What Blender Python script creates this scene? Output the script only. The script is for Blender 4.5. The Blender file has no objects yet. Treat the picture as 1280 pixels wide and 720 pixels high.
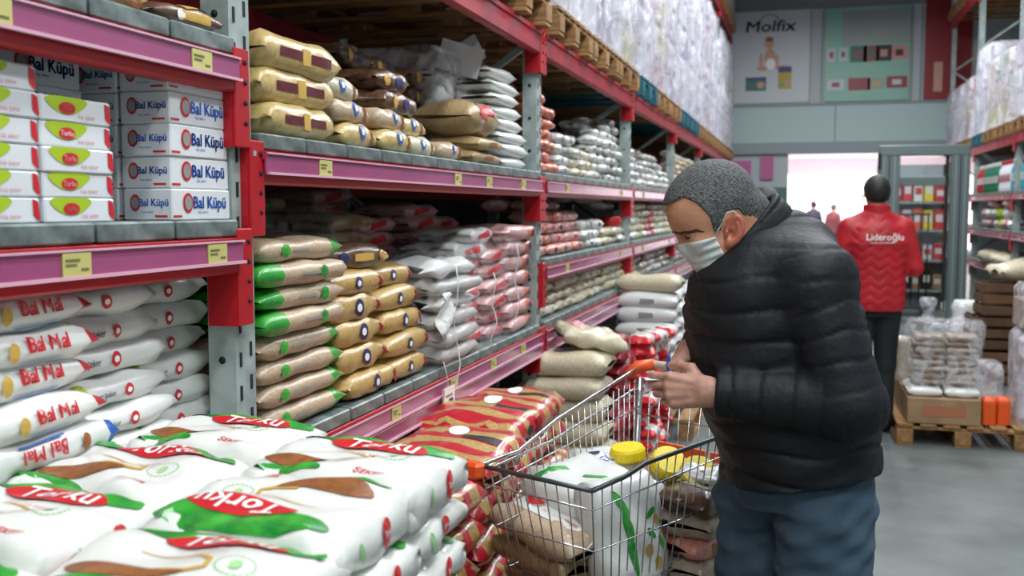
import bpy, bmesh, math, random
import numpy as np
from mathutils import Vector, Matrix
R = math.radians
PI = math.pi
sc = bpy.context.scene
COL = sc.collection

# ---------------------------------------------------------------- camera, world, lights, exposure
FPX = 1244.0
PITCH = math.atan(100 / FPX)
YAW = math.atan(360 * math.cos(PITCH) / FPX)
CAM = np.array([0, 0, 1.54])
cd = bpy.data.cameras.new('camera')
cam = bpy.data.objects.new('camera', cd)
COL.objects.link(cam)
cam.location = CAM
cam.rotation_euler = (PI / 2 - PITCH, 0, YAW)
cd.sensor_width = 36
cd.lens = 36 * FPX / 1280
cd.clip_start = .05
cd.clip_end = 120
cd.dof.use_dof = True
cd.dof.focus_distance = 2.5
cd.dof.aperture_fstop = 4.0
sc.camera = cam

w = bpy.data.worlds.new('world')
sc.world = w
w.use_nodes = True
w.node_tree.nodes['Background'].inputs[0].default_value = (.85, .92, 1, 1)
w.node_tree.nodes['Background'].inputs[1].default_value = .1

sc.view_settings.view_transform = 'Standard'
sc.view_settings.look = 'None'
sc.view_settings.gamma = 1
sc.view_settings.exposure = 0.0

LAMPS = [(x, y) for y in (-1.6, 1.6, 4.8, 8.0, 11.2, 14.4) for x in (.05, 1.25)]
LAMP_W = 68


def area(name, loc, sx, sy, e, colr=(.93, .97, 1), rot=(0, 0, 0)):
    l = bpy.data.lights.new(name, 'AREA')
    l.shape = 'RECTANGLE'
    l.size = sx
    l.size_y = sy
    l.energy = e
    l.color = colr
    o = bpy.data.objects.new(name, l)
    COL.objects.link(o)
    o.location = loc
    o.rotation_euler = rot
    return o


for (lx, ly) in LAMPS:
    area('aisle_lamp_light', (lx, ly, 4.86), .3, 2.4, LAMP_W)
for hy in (23, 29, 35):
    area('hall_lamp_light', (2.0, hy, 4.2), 5, 3, 520, (1, .95, .97))

# ---------------------------------------------------------------- helpers


def lin(c):
    if isinstance(c, str):
        c = c.lstrip('#')
        c = [int(c[i:i + 2], 16) / 255 for i in (0, 2, 4)]
        return tuple((x / 12.92 if x <= .04045 else ((x + .055) / 1.055) ** 2.4) for x in c)
    return tuple(c)


MATS = {}


def mat(name, c, rough=.5, metal=0, bump=0, bscale=40, var=0, vscale=8, rnd=0, c2=None, coat=0, emit=0, spec=None, bdist=.01, stretch=None):
    """one colour with noise variation, per-object value shift and bump"""
    m = bpy.data.materials.new(name)
    m.use_nodes = True
    nt = m.node_tree
    b = nt.nodes['Principled BSDF']
    b.inputs['Base Color'].default_value = (*lin(c), 1)
    b.inputs['Roughness'].default_value = rough
    b.inputs['Metallic'].default_value = metal
    if coat:
        b.inputs['Coat Weight'].default_value = coat
        b.inputs['Coat Roughness'].default_value = .12
    if spec is not None:
        b.inputs['Specular IOR Level'].default_value = spec
    tc = nt.nodes.new('ShaderNodeTexCoord')
    vec = tc.outputs['Object']
    if stretch:
        mp = nt.nodes.new('ShaderNodeMapping')
        mp.inputs['Scale'].default_value = stretch
        nt.links.new(vec, mp.inputs[0])
        vec = mp.outputs[0]
    last = None
    if var or c2 is not None:
        n = nt.nodes.new('ShaderNodeTexNoise')
        n.inputs['Scale'].default_value = vscale
        n.inputs['Detail'].default_value = 5
        nt.links.new(vec, n.inputs['Vector'])
        r = nt.nodes.new('ShaderNodeValToRGB')
        r.color_ramp.elements[0].position = .35
        r.color_ramp.elements[1].position = .65
        a = lin(c)
        d = lin(c2) if c2 is not None else tuple(max(0, x * (1 - var)) for x in a)
        r.color_ramp.elements[0].color = (*d, 1)
        r.color_ramp.elements[1].color = (*a, 1)
        nt.links.new(n.outputs[0], r.inputs[0])
        last = r.outputs[0]
    if rnd:
        oi = nt.nodes.new('ShaderNodeObjectInfo')
        mr = nt.nodes.new('ShaderNodeMapRange')
        mr.inputs['To Min'].default_value = 1 - rnd
        mr.inputs['To Max'].default_value = 1 + rnd * .4
        nt.links.new(oi.outputs['Random'], mr.inputs[0])
        h = nt.nodes.new('ShaderNodeHueSaturation')
        if last:
            nt.links.new(last, h.inputs['Color'])
        else:
            h.inputs['Color'].default_value = (*lin(c), 1)
        nt.links.new(mr.outputs[0], h.inputs['Value'])
        last = h.outputs[0]
    if last:
        nt.links.new(last, b.inputs['Base Color'])
    if emit:
        b.inputs['Emission Color'].default_value = (*lin(c), 1)
        b.inputs['Emission Strength'].default_value = emit
    if bump:
        n2 = nt.nodes.new('ShaderNodeTexNoise')
        n2.inputs['Scale'].default_value = bscale
        n2.inputs['Detail'].default_value = 4
        nt.links.new(vec, n2.inputs['Vector'])
        bp = nt.nodes.new('ShaderNodeBump')
        bp.inputs['Strength'].default_value = bump
        bp.inputs['Distance'].default_value = bdist
        nt.links.new(n2.outputs[0], bp.inputs['Height'])
        nt.links.new(bp.outputs[0], b.inputs['Normal'])
    MATS[name] = m
    return m


def film(name, c=(.86, .86, .91), lo=.12, hi=.6, scale=9, bump=.8):
    m = bpy.data.materials.new(name)
    m.use_nodes = True
    nt = m.node_tree
    nt.nodes.remove(nt.nodes['Principled BSDF'])
    out = nt.nodes['Material Output']
    tr = nt.nodes.new('ShaderNodeBsdfTransparent')
    pb = nt.nodes.new('ShaderNodeBsdfPrincipled')
    pb.inputs['Base Color'].default_value = (*c, 1)
    pb.inputs['Roughness'].default_value = .18
    tc = nt.nodes.new('ShaderNodeTexCoord')
    n = nt.nodes.new('ShaderNodeTexNoise')
    n.inputs['Scale'].default_value = scale
    n.inputs['Detail'].default_value = 6
    n.inputs['Distortion'].default_value = 1.2
    nt.links.new(tc.outputs['Object'], n.inputs['Vector'])
    mr = nt.nodes.new('ShaderNodeMapRange')
    mr.inputs['From Min'].default_value = .38
    mr.inputs['From Max'].default_value = .68
    mr.inputs['To Min'].default_value = lo
    mr.inputs['To Max'].default_value = hi
    nt.links.new(n.outputs[0], mr.inputs[0])
    bp = nt.nodes.new('ShaderNodeBump')
    bp.inputs['Strength'].default_value = bump
    bp.inputs['Distance'].default_value = .03
    nt.links.new(n.outputs[0], bp.inputs['Height'])
    nt.links.new(bp.outputs[0], pb.inputs['Normal'])
    mx = nt.nodes.new('ShaderNodeMixShader')
    nt.links.new(mr.outputs[0], mx.inputs[0])
    nt.links.new(tr.outputs[0], mx.inputs[1])
    nt.links.new(pb.outputs[0], mx.inputs[2])
    nt.links.new(mx.outputs[0], out.inputs['Surface'])
    MATS[name] = m
    return m


class MB:
    """collects geometry for ONE mesh"""

    def __init__(s, *mats):
        s.v, s.f, s.m, s.mats, s.sm = [], [], [], list(mats), []

    def mi(s, m):
        if m is None:
            return 0
        if m not in s.mats:
            s.mats.append(m)
        return s.mats.index(m)

    def add(s, vs, fs, m=None, smooth=False):
        o = len(s.v)
        s.v += [tuple(map(float, p)) for p in vs]
        k = s.mi(m)
        for f in fs:
            s.f.append(tuple(int(i) + o for i in f))
            s.m.append(k)
            s.sm.append(smooth)

    def box(s, c, d, m=None, rz=0, rot=None, bev=0):
        hx, hy, hz = d[0] / 2, d[1] / 2, d[2] / 2
        if bev:
            b = min(bev, hx * .45, hy * .45, hz * .45)
            vs = []
            for z, i in ((-hz, b), (-hz + b, 0), (hz - b, 0), (hz, b)):
                X, Y = hx - i, hy - i
                q = b if not i else b * .6
                vs += [(-X + q, -Y, z), (X - q, -Y, z), (X, -Y + q, z), (X, Y - q, z), (X - q, Y, z), (-X + q, Y, z), (-X, Y - q, z), (-X, -Y + q, z)]
            fs = [tuple(range(7, -1, -1)), tuple(range(24, 32))]
            for r in range(3):
                for k in range(8):
                    a, e = r * 8 + k, r * 8 + (k + 1) % 8
                    fs.append((a, e, e + 8, a + 8))
        else:
            vs = [(x, y, z) for z in (-hz, hz) for (x, y) in ((-hx, -hy), (hx, -hy), (hx, hy), (-hx, hy))]
            fs = [(3, 2, 1, 0), (4, 5, 6, 7), (0, 1, 5, 4), (1, 2, 6, 5), (2, 3, 7, 6), (3, 0, 4, 7)]
        M = Matrix.Rotation(rz, 3, 'Z') if rot is None else rot
        cv = Vector(c)
        s.add([M @ Vector(p) + cv for p in vs], fs, m)
        return s

    def beam(s, a, b, w, h, m=None, up=(0, 0, 1)):
        a, b = Vector(a), Vector(b)
        x = (b - a).normalized()
        u = Vector(up)
        if abs(x.dot(u)) > .98:
            u = Vector((1, 0, 0))
        y = u.cross(x).normalized()
        z = x.cross(y)
        M = Matrix((x, y, z)).transposed()
        return s.box((a + b) / 2, ((b - a).length, w, h), m, rot=M)

    def tube(s, pts, r, n=8, m=None, smooth=True, cap=True):
        P = [Vector(p) for p in pts]
        rs = r if isinstance(r, (list, tuple)) else [r] * len(P)
        vs, fs = [], []
        ref = None
        for i, p in enumerate(P):
            t = (P[min(i + 1, len(P) - 1)] - P[max(i - 1, 0)]).normalized()
            if ref is None:
                ref = Vector((0, 0, 1)) if abs(t.z) < .9 else Vector((1, 0, 0))
            u = (ref - t * ref.dot(t)).normalized()
            ref = u
            v = t.cross(u)
            for k in range(n):
                a = 2 * PI * k / n
                vs.append(p + (u * math.cos(a) + v * math.sin(a)) * rs[i])
        for i in range(len(P) - 1):
            for k in range(n):
                a, b = i * n + k, i * n + (k + 1) % n
                fs.append((a, b, b + n, a + n))
        if cap:
            fs.append(tuple(range(n - 1, -1, -1)))
            fs.append(tuple(range((len(P) - 1) * n, len(P) * n)))
        s.add(vs, fs, m, smooth)
        return s

    def lathe(s, prof, n=16, c=(0, 0, 0), m=None, smooth=True, rot=None):
        vs, fs = [], []
        M = rot or Matrix.Identity(3)
        cv = Vector(c)
        for (r, z) in prof:
            for k in range(n):
                a = 2 * PI * k / n
                vs.append(M @ Vector((r * math.cos(a), r * math.sin(a), z)) + cv)
        for i in range(len(prof) - 1):
            for k in range(n):
                a, b = i * n + k, i * n + (k + 1) % n
                fs.append((a, b, b + n, a + n))
        fs.append(tuple(range(n - 1, -1, -1)))
        fs.append(tuple(range((len(prof) - 1) * n, len(prof) * n)))
        s.add(vs, fs, m, smooth)
        return s

    def text(s, body, size, fn, m, **k):
        """flat lettering mapped by fn(x, y) -> point"""
        vs, fs = text_geo(body, **k)
        s.add([fn(x * size, y * size) for x, y in vs], fs, m)
        return s

    def disc(s, rx, ry, fn, m, n=18, rings=1, shape=None):
        vs = [fn(0, 0)]
        fs = []
        for j in range(1, rings + 1):
            q = j / rings
            for k in range(n):
                if shape:
                    x, y = shape[k]
                else:
                    a = 2 * PI * k / n
                    x, y = rx * math.cos(a), ry * math.sin(a)
                vs.append(fn(x * q, y * q))
        for k in range(n):
            fs.append((0, 1 + k, 1 + (k + 1) % n))
            for j in range(rings - 1):
                a, b = 1 + j * n + k, 1 + j * n + (k + 1) % n
                fs.append((a, a + n, b + n, b))
        s.add(vs, fs, m)
        return s

    def mesh(s, name):
        me = bpy.data.meshes.new(name)
        me.from_pydata(s.v, [], s.f)
        for m in s.mats:
            me.materials.append(m)
        me.polygons.foreach_set('material_index', s.m)
        me.polygons.foreach_set('use_smooth', s.sm)
        me.update()
        return me

    def build(s, name, parent=None, loc=None):
        return obj(name, s.mesh(name), parent, loc)


def obj(name, me, parent=None, loc=None, rz=0):
    o = bpy.data.objects.new(name, me)
    COL.objects.link(o)
    if parent:
        o.parent = parent
    if loc is not None:
        o.location = loc
    if rz:
        o.rotation_euler = (0, 0, rz)
    return o


def tag(o, label=None, cat=None, group=None, kind=None):
    if label:
        o['label'] = label
    if cat:
        o['category'] = cat
    if group:
        o['group'] = group
    if kind:
        o['kind'] = kind
    return o


def thing(name, label, cat, loc=(0, 0, 0), rz=0, group=None):
    o = obj(name, None, None, loc, rz)
    return tag(o, label, cat, group)


def struct(name, mb, loc=None):
    return tag(mb.build(name, None, loc), kind='structure')


def copy_tree(o, parent=None):
    c = o.copy()
    COL.objects.link(c)
    c.parent = parent
    for ch in list(o.children):
        copy_tree(ch, c)
    return c


def dup(o, loc, rz=0, label=None, group=None, tilt=None):
    c = copy_tree(o)
    c.location = loc
    c.rotation_euler = (0, 0, rz) if tilt is None else (tilt[0], tilt[1], rz)
    if label:
        c['label'] = label
    if group:
        c['group'] = group
    return c


_txt = {}


def text_geo(body, bold=.0, shear=0, sx=1.0, align='CENTER'):
    key = (body, bold, shear, sx, align)
    if key not in _txt:
        cu = bpy.data.curves.new('lettering', 'FONT')
        cu.body = body
        cu.size = 1
        cu.resolution_u = 2
        cu.shear = shear
        cu.align_x = align
        cu.align_y = 'CENTER'
        o = bpy.data.objects.new('lettering', cu)
        COL.objects.link(o)
        dg = bpy.context.evaluated_depsgraph_get()
        me = bpy.data.meshes.new_from_object(o.evaluated_get(dg))
        vs = [(v.co.x * sx, v.co.y) for v in me.vertices]
        fs = [tuple(p.vertices) for p in me.polygons]
        if bold:
            n0, f0 = len(vs), list(fs)
            base = list(vs)
            for q, (ox, oy) in enumerate(((1, .4), (-1, -.4), (.5, -.6), (-.5, .6))):
                vs += [(x + ox * bold * 1.3, y + oy * bold * 1.3) for x, y in base]
                fs += [tuple(i + n0 * (q + 1) for i in f) for f in f0]
        bpy.data.objects.remove(o)
        bpy.data.curves.remove(cu)
        bpy.data.meshes.remove(me)
        _txt[key] = (vs, fs)
    return _txt[key]


def pt(x, y, X=None, Y=None, Z=None):
    """the world point seen at a pixel of the 1280 x 720 photograph on a plane X, Y or Z"""
    F = np.array([-math.sin(YAW) * math.cos(PITCH), math.cos(YAW) * math.cos(PITCH), -math.sin(PITCH)])
    Rt = np.array([math.cos(YAW), math.sin(YAW), 0])
    U = np.cross(Rt, F)
    r = F + Rt * (x - 640) / FPX + U * (360 - y) / FPX
    k = X / r[0] if X is not None else (Y / r[1] if Y is not None else (Z - CAM[2]) / r[2])
    return CAM + r * k


# ---------------------------------------------------------------- distance-field modelling (bodies, clothes)
def sdf_mesh(fn, lo, hi, h):
    ax = [np.arange(lo[i], hi[i] + h, h, dtype=np.float32) for i in range(3)]
    X, Y, Z = np.meshgrid(*ax, indexing='ij')
    D = fn(X, Y, Z).astype(np.float32)
    S = D < 0
    nx, ny, nz = D.shape
    acc = np.zeros((nx - 1, ny - 1, nz - 1, 3), np.float32)
    cnt = np.zeros((nx - 1, ny - 1, nz - 1), np.float32)
    for a in range(3):
        b, c = [i for i in range(3) if i != a]
        sl0 = [slice(None)] * 3
        sl1 = [slice(None)] * 3
        sl0[a] = slice(0, -1)
        sl1[a] = slice(1, None)
        d0, d1 = D[tuple(sl0)], D[tuple(sl1)]
        cr = S[tuple(sl0)] != S[tuple(sl1)]
        den = d0 - d1
        t = np.where(cr, d0 / np.where(np.abs(den) < 1e-9, 1e-9, den), 0)
        for ob in (0, 1):
            for oc in (0, 1):
                s = [slice(None)] * 3
                s[b] = slice(ob, D.shape[b] - 1 + ob)
                s[c] = slice(oc, D.shape[c] - 1 + oc)
                m = cr[tuple(s)]
                cnt += m
                acc[..., a] += np.where(m, t[tuple(s)], 0)
                acc[..., b] += m * ob
                acc[..., c] += m * oc
    act = cnt > 0
    idx = -np.ones(act.shape, np.int64)
    n = int(act.sum())
    idx[act] = np.arange(n)
    ijk = np.argwhere(act)
    V = (ijk + acc[act] / cnt[act][:, None]) * h + np.array([ax[0][0], ax[1][0], ax[2][0]])
    Fs = []
    for a in range(3):
        b, c = (a + 1) % 3, (a + 2) % 3
        sl0 = [slice(None)] * 3
        sl1 = [slice(None)] * 3
        sl0[a] = slice(0, -1)
        sl1[a] = slice(1, None)
        cr = S[tuple(sl0)] != S[tuple(sl1)]
        E = np.argwhere(cr)
        E = E[(E[:, b] > 0) & (E[:, c] > 0) & (E[:, b] < D.shape[b] - 1) & (E[:, c] < D.shape[c] - 1)]
        if not len(E):
            continue
        ins = S[tuple(sl0)][E[:, 0], E[:, 1], E[:, 2]]
        q = []
        for ob, oc in ((1, 1), (0, 1), (0, 0), (1, 0)):
            e = E.copy()
            e[:, b] -= ob
            e[:, c] -= oc
            q.append(idx[e[:, 0], e[:, 1], e[:, 2]])
        q = np.stack(q, 1)
        q[~ins] = q[~ins][:, ::-1]
        Fs.append(q)
    return V, np.concatenate(Fs)


def rc(P, a, b, ra, rb=None):
    rb = ra if rb is None else rb
    X, Y, Z = P
    ax, ay, az = a
    dx, dy, dz = b[0] - ax, b[1] - ay, b[2] - az
    L = dx * dx + dy * dy + dz * dz + 1e-12
    t = np.clip(((X - ax) * dx + (Y - ay) * dy + (Z - az) * dz) / L, 0, 1)
    return np.sqrt((X - ax - t * dx) ** 2 + (Y - ay - t * dy) ** 2 + (Z - az - t * dz) ** 2) - (ra + (rb - ra) * t)


def ell(P, c, r, tilt=0, yaw=0, roll=0):
    """ellipsoid; tilt turns it nose-down about the y axis"""
    X, Y, Z = P[0] - c[0], P[1] - c[1], P[2] - c[2]
    if yaw:
        cw, sw = math.cos(yaw), math.sin(yaw)
        X, Y = X * cw + Y * sw, -X * sw + Y * cw
    if tilt:
        ct, st = math.cos(tilt), math.sin(tilt)
        X, Z = X * ct - Z * st, X * st + Z * ct
    if roll:
        cr_, sr = math.cos(roll), math.sin(roll)
        Y, Z = Y * cr_ + Z * sr, -Y * sr + Z * cr_
    k0 = np.sqrt((X / r[0]) ** 2 + (Y / r[1]) ** 2 + (Z / r[2]) ** 2)
    k1 = np.sqrt((X / r[0] ** 2) ** 2 + (Y / r[1] ** 2) ** 2 + (Z / r[2] ** 2) ** 2) + 1e-9
    return k0 * (k0 - 1) / k1


def su(a, b, k=.03):
    h = np.clip(.5 + .5 * (b - a) / k, 0, 1)
    return b + (a - b) * h - k * h * (1 - h)


def ss(a, b, k=.01):
    return -su(-a, -b, k)


def loft(P, st, ex=2.0):
    """stations (z, cx, cy, rx, ry) along z"""
    X, Y, Z = P
    st = sorted(st)
    z = [s[0] for s in st]
    cx, cy, rx, ry = [np.interp(Z, z, [s[i] for s in st]) for i in (1, 2, 3, 4)]
    q = (np.abs((X - cx) / rx) ** ex + np.abs((Y - cy) / ry) ** ex) ** (1 / ex)
    d = (q - 1) * np.minimum(rx, ry)
    cap = np.maximum(z[0] - Z, Z - z[-1])
    return np.maximum(d, cap)


def sdf_obj(name, fn, lo, hi, h, m, parent=None, fmat=None, loc=None, extra=None, smooth=True):
    parts = [(fn, lo, hi, h)] + (extra or [])
    mb = MB(*(m if isinstance(m, (list, tuple)) else [m]))
    Vs, Fs, o = [], [], 0
    for f_, l_, h_, s_ in parts:
        V, F_ = sdf_mesh(lambda X, Y, Z: f_((X, Y, Z)), l_, h_, s_)
        Vs.append(V)
        Fs.append(F_ + o)
        o += len(V)
    V, F_ = np.concatenate(Vs), np.concatenate(Fs)
    me = bpy.data.meshes.new(name)
    me.from_pydata(V.tolist(), [], F_.tolist())
    for q in mb.mats:
        me.materials.append(q)
    if fmat:
        cen = V[F_].mean(1)
        me.polygons.foreach_set('material_index', fmat(cen).astype(np.int32))
    me.polygons.foreach_set('use_smooth', [smooth] * len(F_))
    me.update()
    return obj(name, me, parent, loc)


# ---------------------------------------------------------------- bags and sacks
class Bag:
    """pillow bag: length L along x, width W along y, height H; ends flattened into seams"""

    def __init__(s, L, W, H, seed=0, pe=5, k=.62, wr=.05, droop=0.0, ph=0.0, endw=.95):
        s.L, s.W, s.H, s.pe, s.k, s.wr, s.droop, s.endw = L, W, H, pe, k, wr, droop, endw
        rn = random.Random(seed)
        s.w = [(rn.uniform(-1, 1) * 2 * PI / (L * .35), rn.uniform(-1, 1) * 2 * PI / (W * .5), rn.uniform(0, 6.3), rn.uniform(.4, 1)) for _ in range(6)]
        s.e = [(rn.randint(5, 13), rn.uniform(0, 6.3)) for _ in range(3)]
        t = np.linspace(-PI, PI * 3, 1601)
        y, z = s.sec(t, 1.0, 1.0)
        s.t = t
        s.a = np.concatenate([[0], np.cumsum(np.hypot(np.diff(y), np.diff(z)))])
        s.per = s.a[800]

    def sec(s, t, e, wy):
        c, n = np.cos(t), np.sin(t)
        return s.W / 2 * wy * np.sign(c) * np.abs(c) ** s.k, s.H / 2 * e * np.sign(n) * np.abs(n) ** s.k

    def ev(s, S, T):
        S = np.asarray(S, float)
        T = np.asarray(T, float)
        e = np.maximum(1 - np.abs(np.clip(S, -1, 1)) ** s.pe, 0) ** .5 + .035
        wy = s.endw + (1 - s.endw) * (1 - S ** 4)
        y, z = s.sec(T, e, wy)
        x = s.L / 2 * S
        q = sum(a * np.sin(kx * x + ky * y + p) for kx, ky, p, a in s.w) / 3
        ew = sum(np.sin(n_ * T + p) for n_, p in s.e) / 3 * np.clip((np.abs(S) - .45) / .5, 0, 1) ** 1.5
        rad = s.wr * s.H * (q * .8 + ew * 1.3)
        z = z + rad * np.sign(np.sin(T)) * np.abs(np.sin(T)) ** .5
        y = y + rad * .5 * np.sign(np.cos(T)) * np.abs(np.cos(T)) ** .5
        x = x * (1 + .03 * (2 * y / s.W) ** 2 * np.abs(S) ** 4 - .02)
        z = z + s.H / 2 + s.droop * (S ** 2)
        return np.stack(np.broadcast_arrays(x, y, z), -1)

    def nrm(s, S, T):
        d = 1e-3
        a = s.ev(S + d, T) - s.ev(S - d, T)
        b = s.ev(S, T + d) - s.ev(S, T - d)
        n = np.cross(a, b)
        return n / (np.linalg.norm(n) + 1e-12)

    def mapper(s, s0, t0, rot=0, off=.0012):
        a0 = np.interp(t0, s.t, s.a)
        cr_, sr = math.cos(rot), math.sin(rot)

        def fn(a, b):
            a, b = a * cr_ - b * sr, a * sr + b * cr_
            S = max(-.985, min(.985, s0 + a / (s.L / 2)))
            T = float(np.interp(a0 - b, s.a, s.t))
            p = s.ev(S, T)
            n = s.nrm(S, T)
            if n.dot(p - np.array([p[0], 0, s.H / 2])) < 0:
                n = -n
            return tuple(p + n * off)
        return fn

    def body(s, mb, m, zone=None, nS=18, nP=20):
        u = np.linspace(-1, 1, nS + 1)
        u = np.sign(u) * (1 - (1 - np.abs(u)) ** 1.35)
        aa = np.linspace(0, s.per, nP, endpoint=False)
        T = np.interp(aa, s.a, s.t)
        V = s.ev(u[:, None], T[None, :]).reshape(-1, 3)
        fl = []
        for i in range(nS):
            for k in range(nP):
                a, b = i * nP + k, i * nP + (k + 1) % nP
                fl.append((b, a, a + nP, b + nP))
        o = len(mb.v)
        mb.v += [tuple(p) for p in V.tolist()]
        for j, f in enumerate(fl):
            mb.f.append(tuple(q + o for q in f[::-1]))
            i, k = divmod(j, nP)
            zz = zone((u[i] + u[i + 1]) / 2, T[k] % (2 * PI)) if zone else None
            mb.m.append(mb.mi(zz or m))
            mb.sm.append(True)
        for ring, rev in ((0, False), (nS, True)):
            f = [o + ring * nP + k for k in range(nP)]
            mb.f.append(tuple(f if rev else f[::-1]))
            mb.m.append(mb.mi((zone(u[0] if ring == 0 else u[-1], 0) if zone else None) or m))
            mb.sm.append(True)
        return mb


def blob(fn, *pts, n=20):
    """star shaped outline from control points -> list for MB.disc(shape=...)"""
    pts = [Vector(p) for p in pts]
    out = []
    m = len(pts)
    for k in range(n):
        t = k / n * m
        i = int(t)
        q = t - i
        p0, p1, p2, p3 = pts[(i - 1) % m], pts[i % m], pts[(i + 1) % m], pts[(i + 2) % m]
        out.append(tuple(.5 * ((2 * p1) + (p2 - p0) * q + (2 * p0 - 5 * p1 + 4 * p2 - p3) * q * q + (3 * p1 - p0 - 3 * p2 + p3) * q ** 3)))
    return out


FRONT = PI      # the side of a bag turned 90 degrees that faces the aisle of the left rack
TOP = PI / 2
rnd = random.Random(7)

# ---------------------------------------------------------------- materials
mat('concrete', '#6c7370', .5, bump=.15, bscale=70, c2='#545b59', vscale=2.6)
mat('red_paint', '#b3141f', .38, var=.12, vscale=20)
mat('red_worn', '#b01f34', .45, var=.35, vscale=9)
mat('galv', '#adb9b6', .45, metal=.12, c2='#8b9896', vscale=14, bump=.05, bscale=30)
mat('deck_steel', '#8f9c9a', .4, metal=.3, c2='#56625f', vscale=16, rnd=.12, bump=.1, bscale=25)
mat('rail_pink', '#a1527a', .22, var=.12, vscale=6, coat=.3)
mat('rail_lip', '#d8a9bb', .3)
mat('label_yellow', '#c3bd72', .6, rnd=.1)
mat('label_ink', '#6a6a42', .7)
mat('hole', '#15181a', .8)
mat('wood', '#a9814f', .75, c2='#84603a', vscale=6, rnd=.2, bump=.2, bscale=60, stretch=(1, 6, 6))
mat('wood_dark', '#6b4d33', .8, c2='#4b3525', vscale=6, rnd=.2)
mat('wood_teal', '#1e6676', .6, rnd=.15)
mat('white_plastic', '#dfe1dd', .32, var=.05, vscale=10, bump=.35, bscale=22, coat=.25, rnd=.05)
mat('sack_white', '#e6e7e1', .3, var=.05, vscale=10, bump=.45, bscale=16, coat=.35, rnd=.04)
mat('sack_grey', '#b9b7b2', .4, var=.1, vscale=14, bump=.4, bscale=25, coat=.2, rnd=.12)
mat('print_red', '#c9202b', .35, coat=.2)
mat('print_red_dark', '#8c1622', .4)
mat('print_white', '#f3f1ec', .4)
mat('print_green', '#3fae35', .33, c2='#157f2c', vscale=22, coat=.3)
mat('print_lightgreen', '#9ecb8f', .45)
mat('print_lime', '#a9c321', .4)
mat('print_brown', '#9a5f31', .38, c2='#7d4a25', vscale=60)
mat('print_gold', '#c9a24c', .4)
mat('print_blue', '#1c5cb2', .38)
mat('print_navy', '#2a2f5e', .4)
mat('print_black', '#26241f', .5)
mat('print_grey', '#8d8f8a', .5)
mat('print_pink', '#d58a90', .45)
mat('bulgur', '#b3996f', .4, c2='#9a7f57', vscale=120, coat=.25, rnd=.1, bump=.3, bscale=24)
mat('bulgur_light', '#c2ac90', .4, c2='#ad957a', vscale=120, coat=.25, rnd=.08, bump=.3, bscale=24)
mat('lentil_yellow', '#c2a265', .35, c2='#a98848', vscale=140, coat=.3, rnd=.1, bump=.3, bscale=24)
mat('brown_bag', '#6d4f3a', .35, c2='#4e3627', vscale=40, coat=.35, rnd=.2, bump=.3, bscale=24)
mat('yellow_bag', '#cdb57c', .3, c2='#b89c5e', vscale=60, coat=.3, rnd=.06, bump=.3, bscale=20)
mat('maroon', '#5a1420', .35)
mat('pasta_tan', '#c3a368', .3, c2='#a88549', vscale=90, coat=.4, bump=.35, bscale=30)
mat('pasta_red', '#bb1f2c', .28, coat=.4, bump=.3, bscale=30)
mat('pink_bag', '#d6acab', .35, c2='#c08b8b', vscale=60, coat=.3, rnd=.1, bump=.3, bscale=24)
mat('orange_bag', '#cf7a5c', .35, c2='#b8604a', vscale=60, coat=.3, rnd=.14, bump=.3, bscale=24)
mat('salmon_bag', '#d39080', .35, c2='#bf7464', vscale=60, coat=.3, rnd=.14, bump=.3, bscale=24)
mat('cream_bag', '#d2c9ae', .4, c2='#bdb294', vscale=70, coat=.2, rnd=.1, bump=.3, bscale=24)
mat('stone_bag', '#b6a694', .4, c2='#9d8c7a', vscale=80, coat=.2, rnd=.14, bump=.3, bscale=24)
mat('wall_paint', '#b9c2c4', .6)
mat('wall_shade', '#2c2e30', .8)
mat('panel_aqua', '#b3c9c8', .5)
mat('panel_grey', '#8f9a9e', .5)
mat('ceiling_grey', '#83868a', .7)
mat('steel_frame', '#667574', .4, metal=.2)
mat('carton', '#a98a66', .7, c2='#8f7250', vscale=10, rnd=.15)
mat('carton_white', '#dcdfe2', .5, rnd=.05)
film('wrap')
film('wrap_load', c=(.8, .78, .86), lo=.25, hi=.8, scale=7)
film('wrap_thin', lo=.01, hi=.2, scale=14, bump=.5)
film('wrap_bag', lo=.05, hi=.5, scale=11, bump=.9)
film('wrap_pink', c=(.9, .7, .72), lo=.1, hi=.45)
mat('tube_glow', '#f4f9ff', emit=9)
mat('hall_glow', '#fffafc', emit=1.3)
mat('hall_pink', '#efe3e8', .7)
M = MATS


# glass: mostly clear
g = bpy.data.materials.new('clear_glass')
g.use_nodes = True
gb = g.node_tree.nodes['Principled BSDF']
gn = g.node_tree
gt = gn.nodes.new('ShaderNodeBsdfTransparent')
gg = gn.nodes.new('ShaderNodeBsdfGlossy')
gg.inputs['Roughness'].default_value = .05
gm = gn.nodes.new('ShaderNodeMixShader')
gm.inputs[0].default_value = .08
gn.links.new(gt.outputs[0], gm.inputs[1])
gn.links.new(gg.outputs[0], gm.inputs[2])
gn.links.new(gm.outputs[0], gn.nodes['Material Output'].inputs['Surface'])
M['glass'] = g

# ---------------------------------------------------------------- the setting
XF, XR = -1.229, 2.353          # front faces of the left and right racks
YW = 18.6                       # end wall
struct('floor', MB(M['concrete']).box((.8, 19, -.05), (8.2, 46, .1)))
struct('ceiling', MB(M['ceiling_grey']).box((.8, 8, 5.55), (7.4, 22, .1)))
struct('wall_left', MB(M['wall_shade']).box((-2.75, 7.9, 2.75), (.1, 21.5, 5.5)))  # dark panel behind the rack; the interior's shade is put into its colour
struct('wall_right', MB(M['wall_paint']).box((4.35, 7.9, 2.75), (.1, 21.5, 5.5)))
struct('wall_behind', MB(M['wall_paint']).box((.8, -2.8, 2.75), (7.2, .1, 5.5)))
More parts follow.
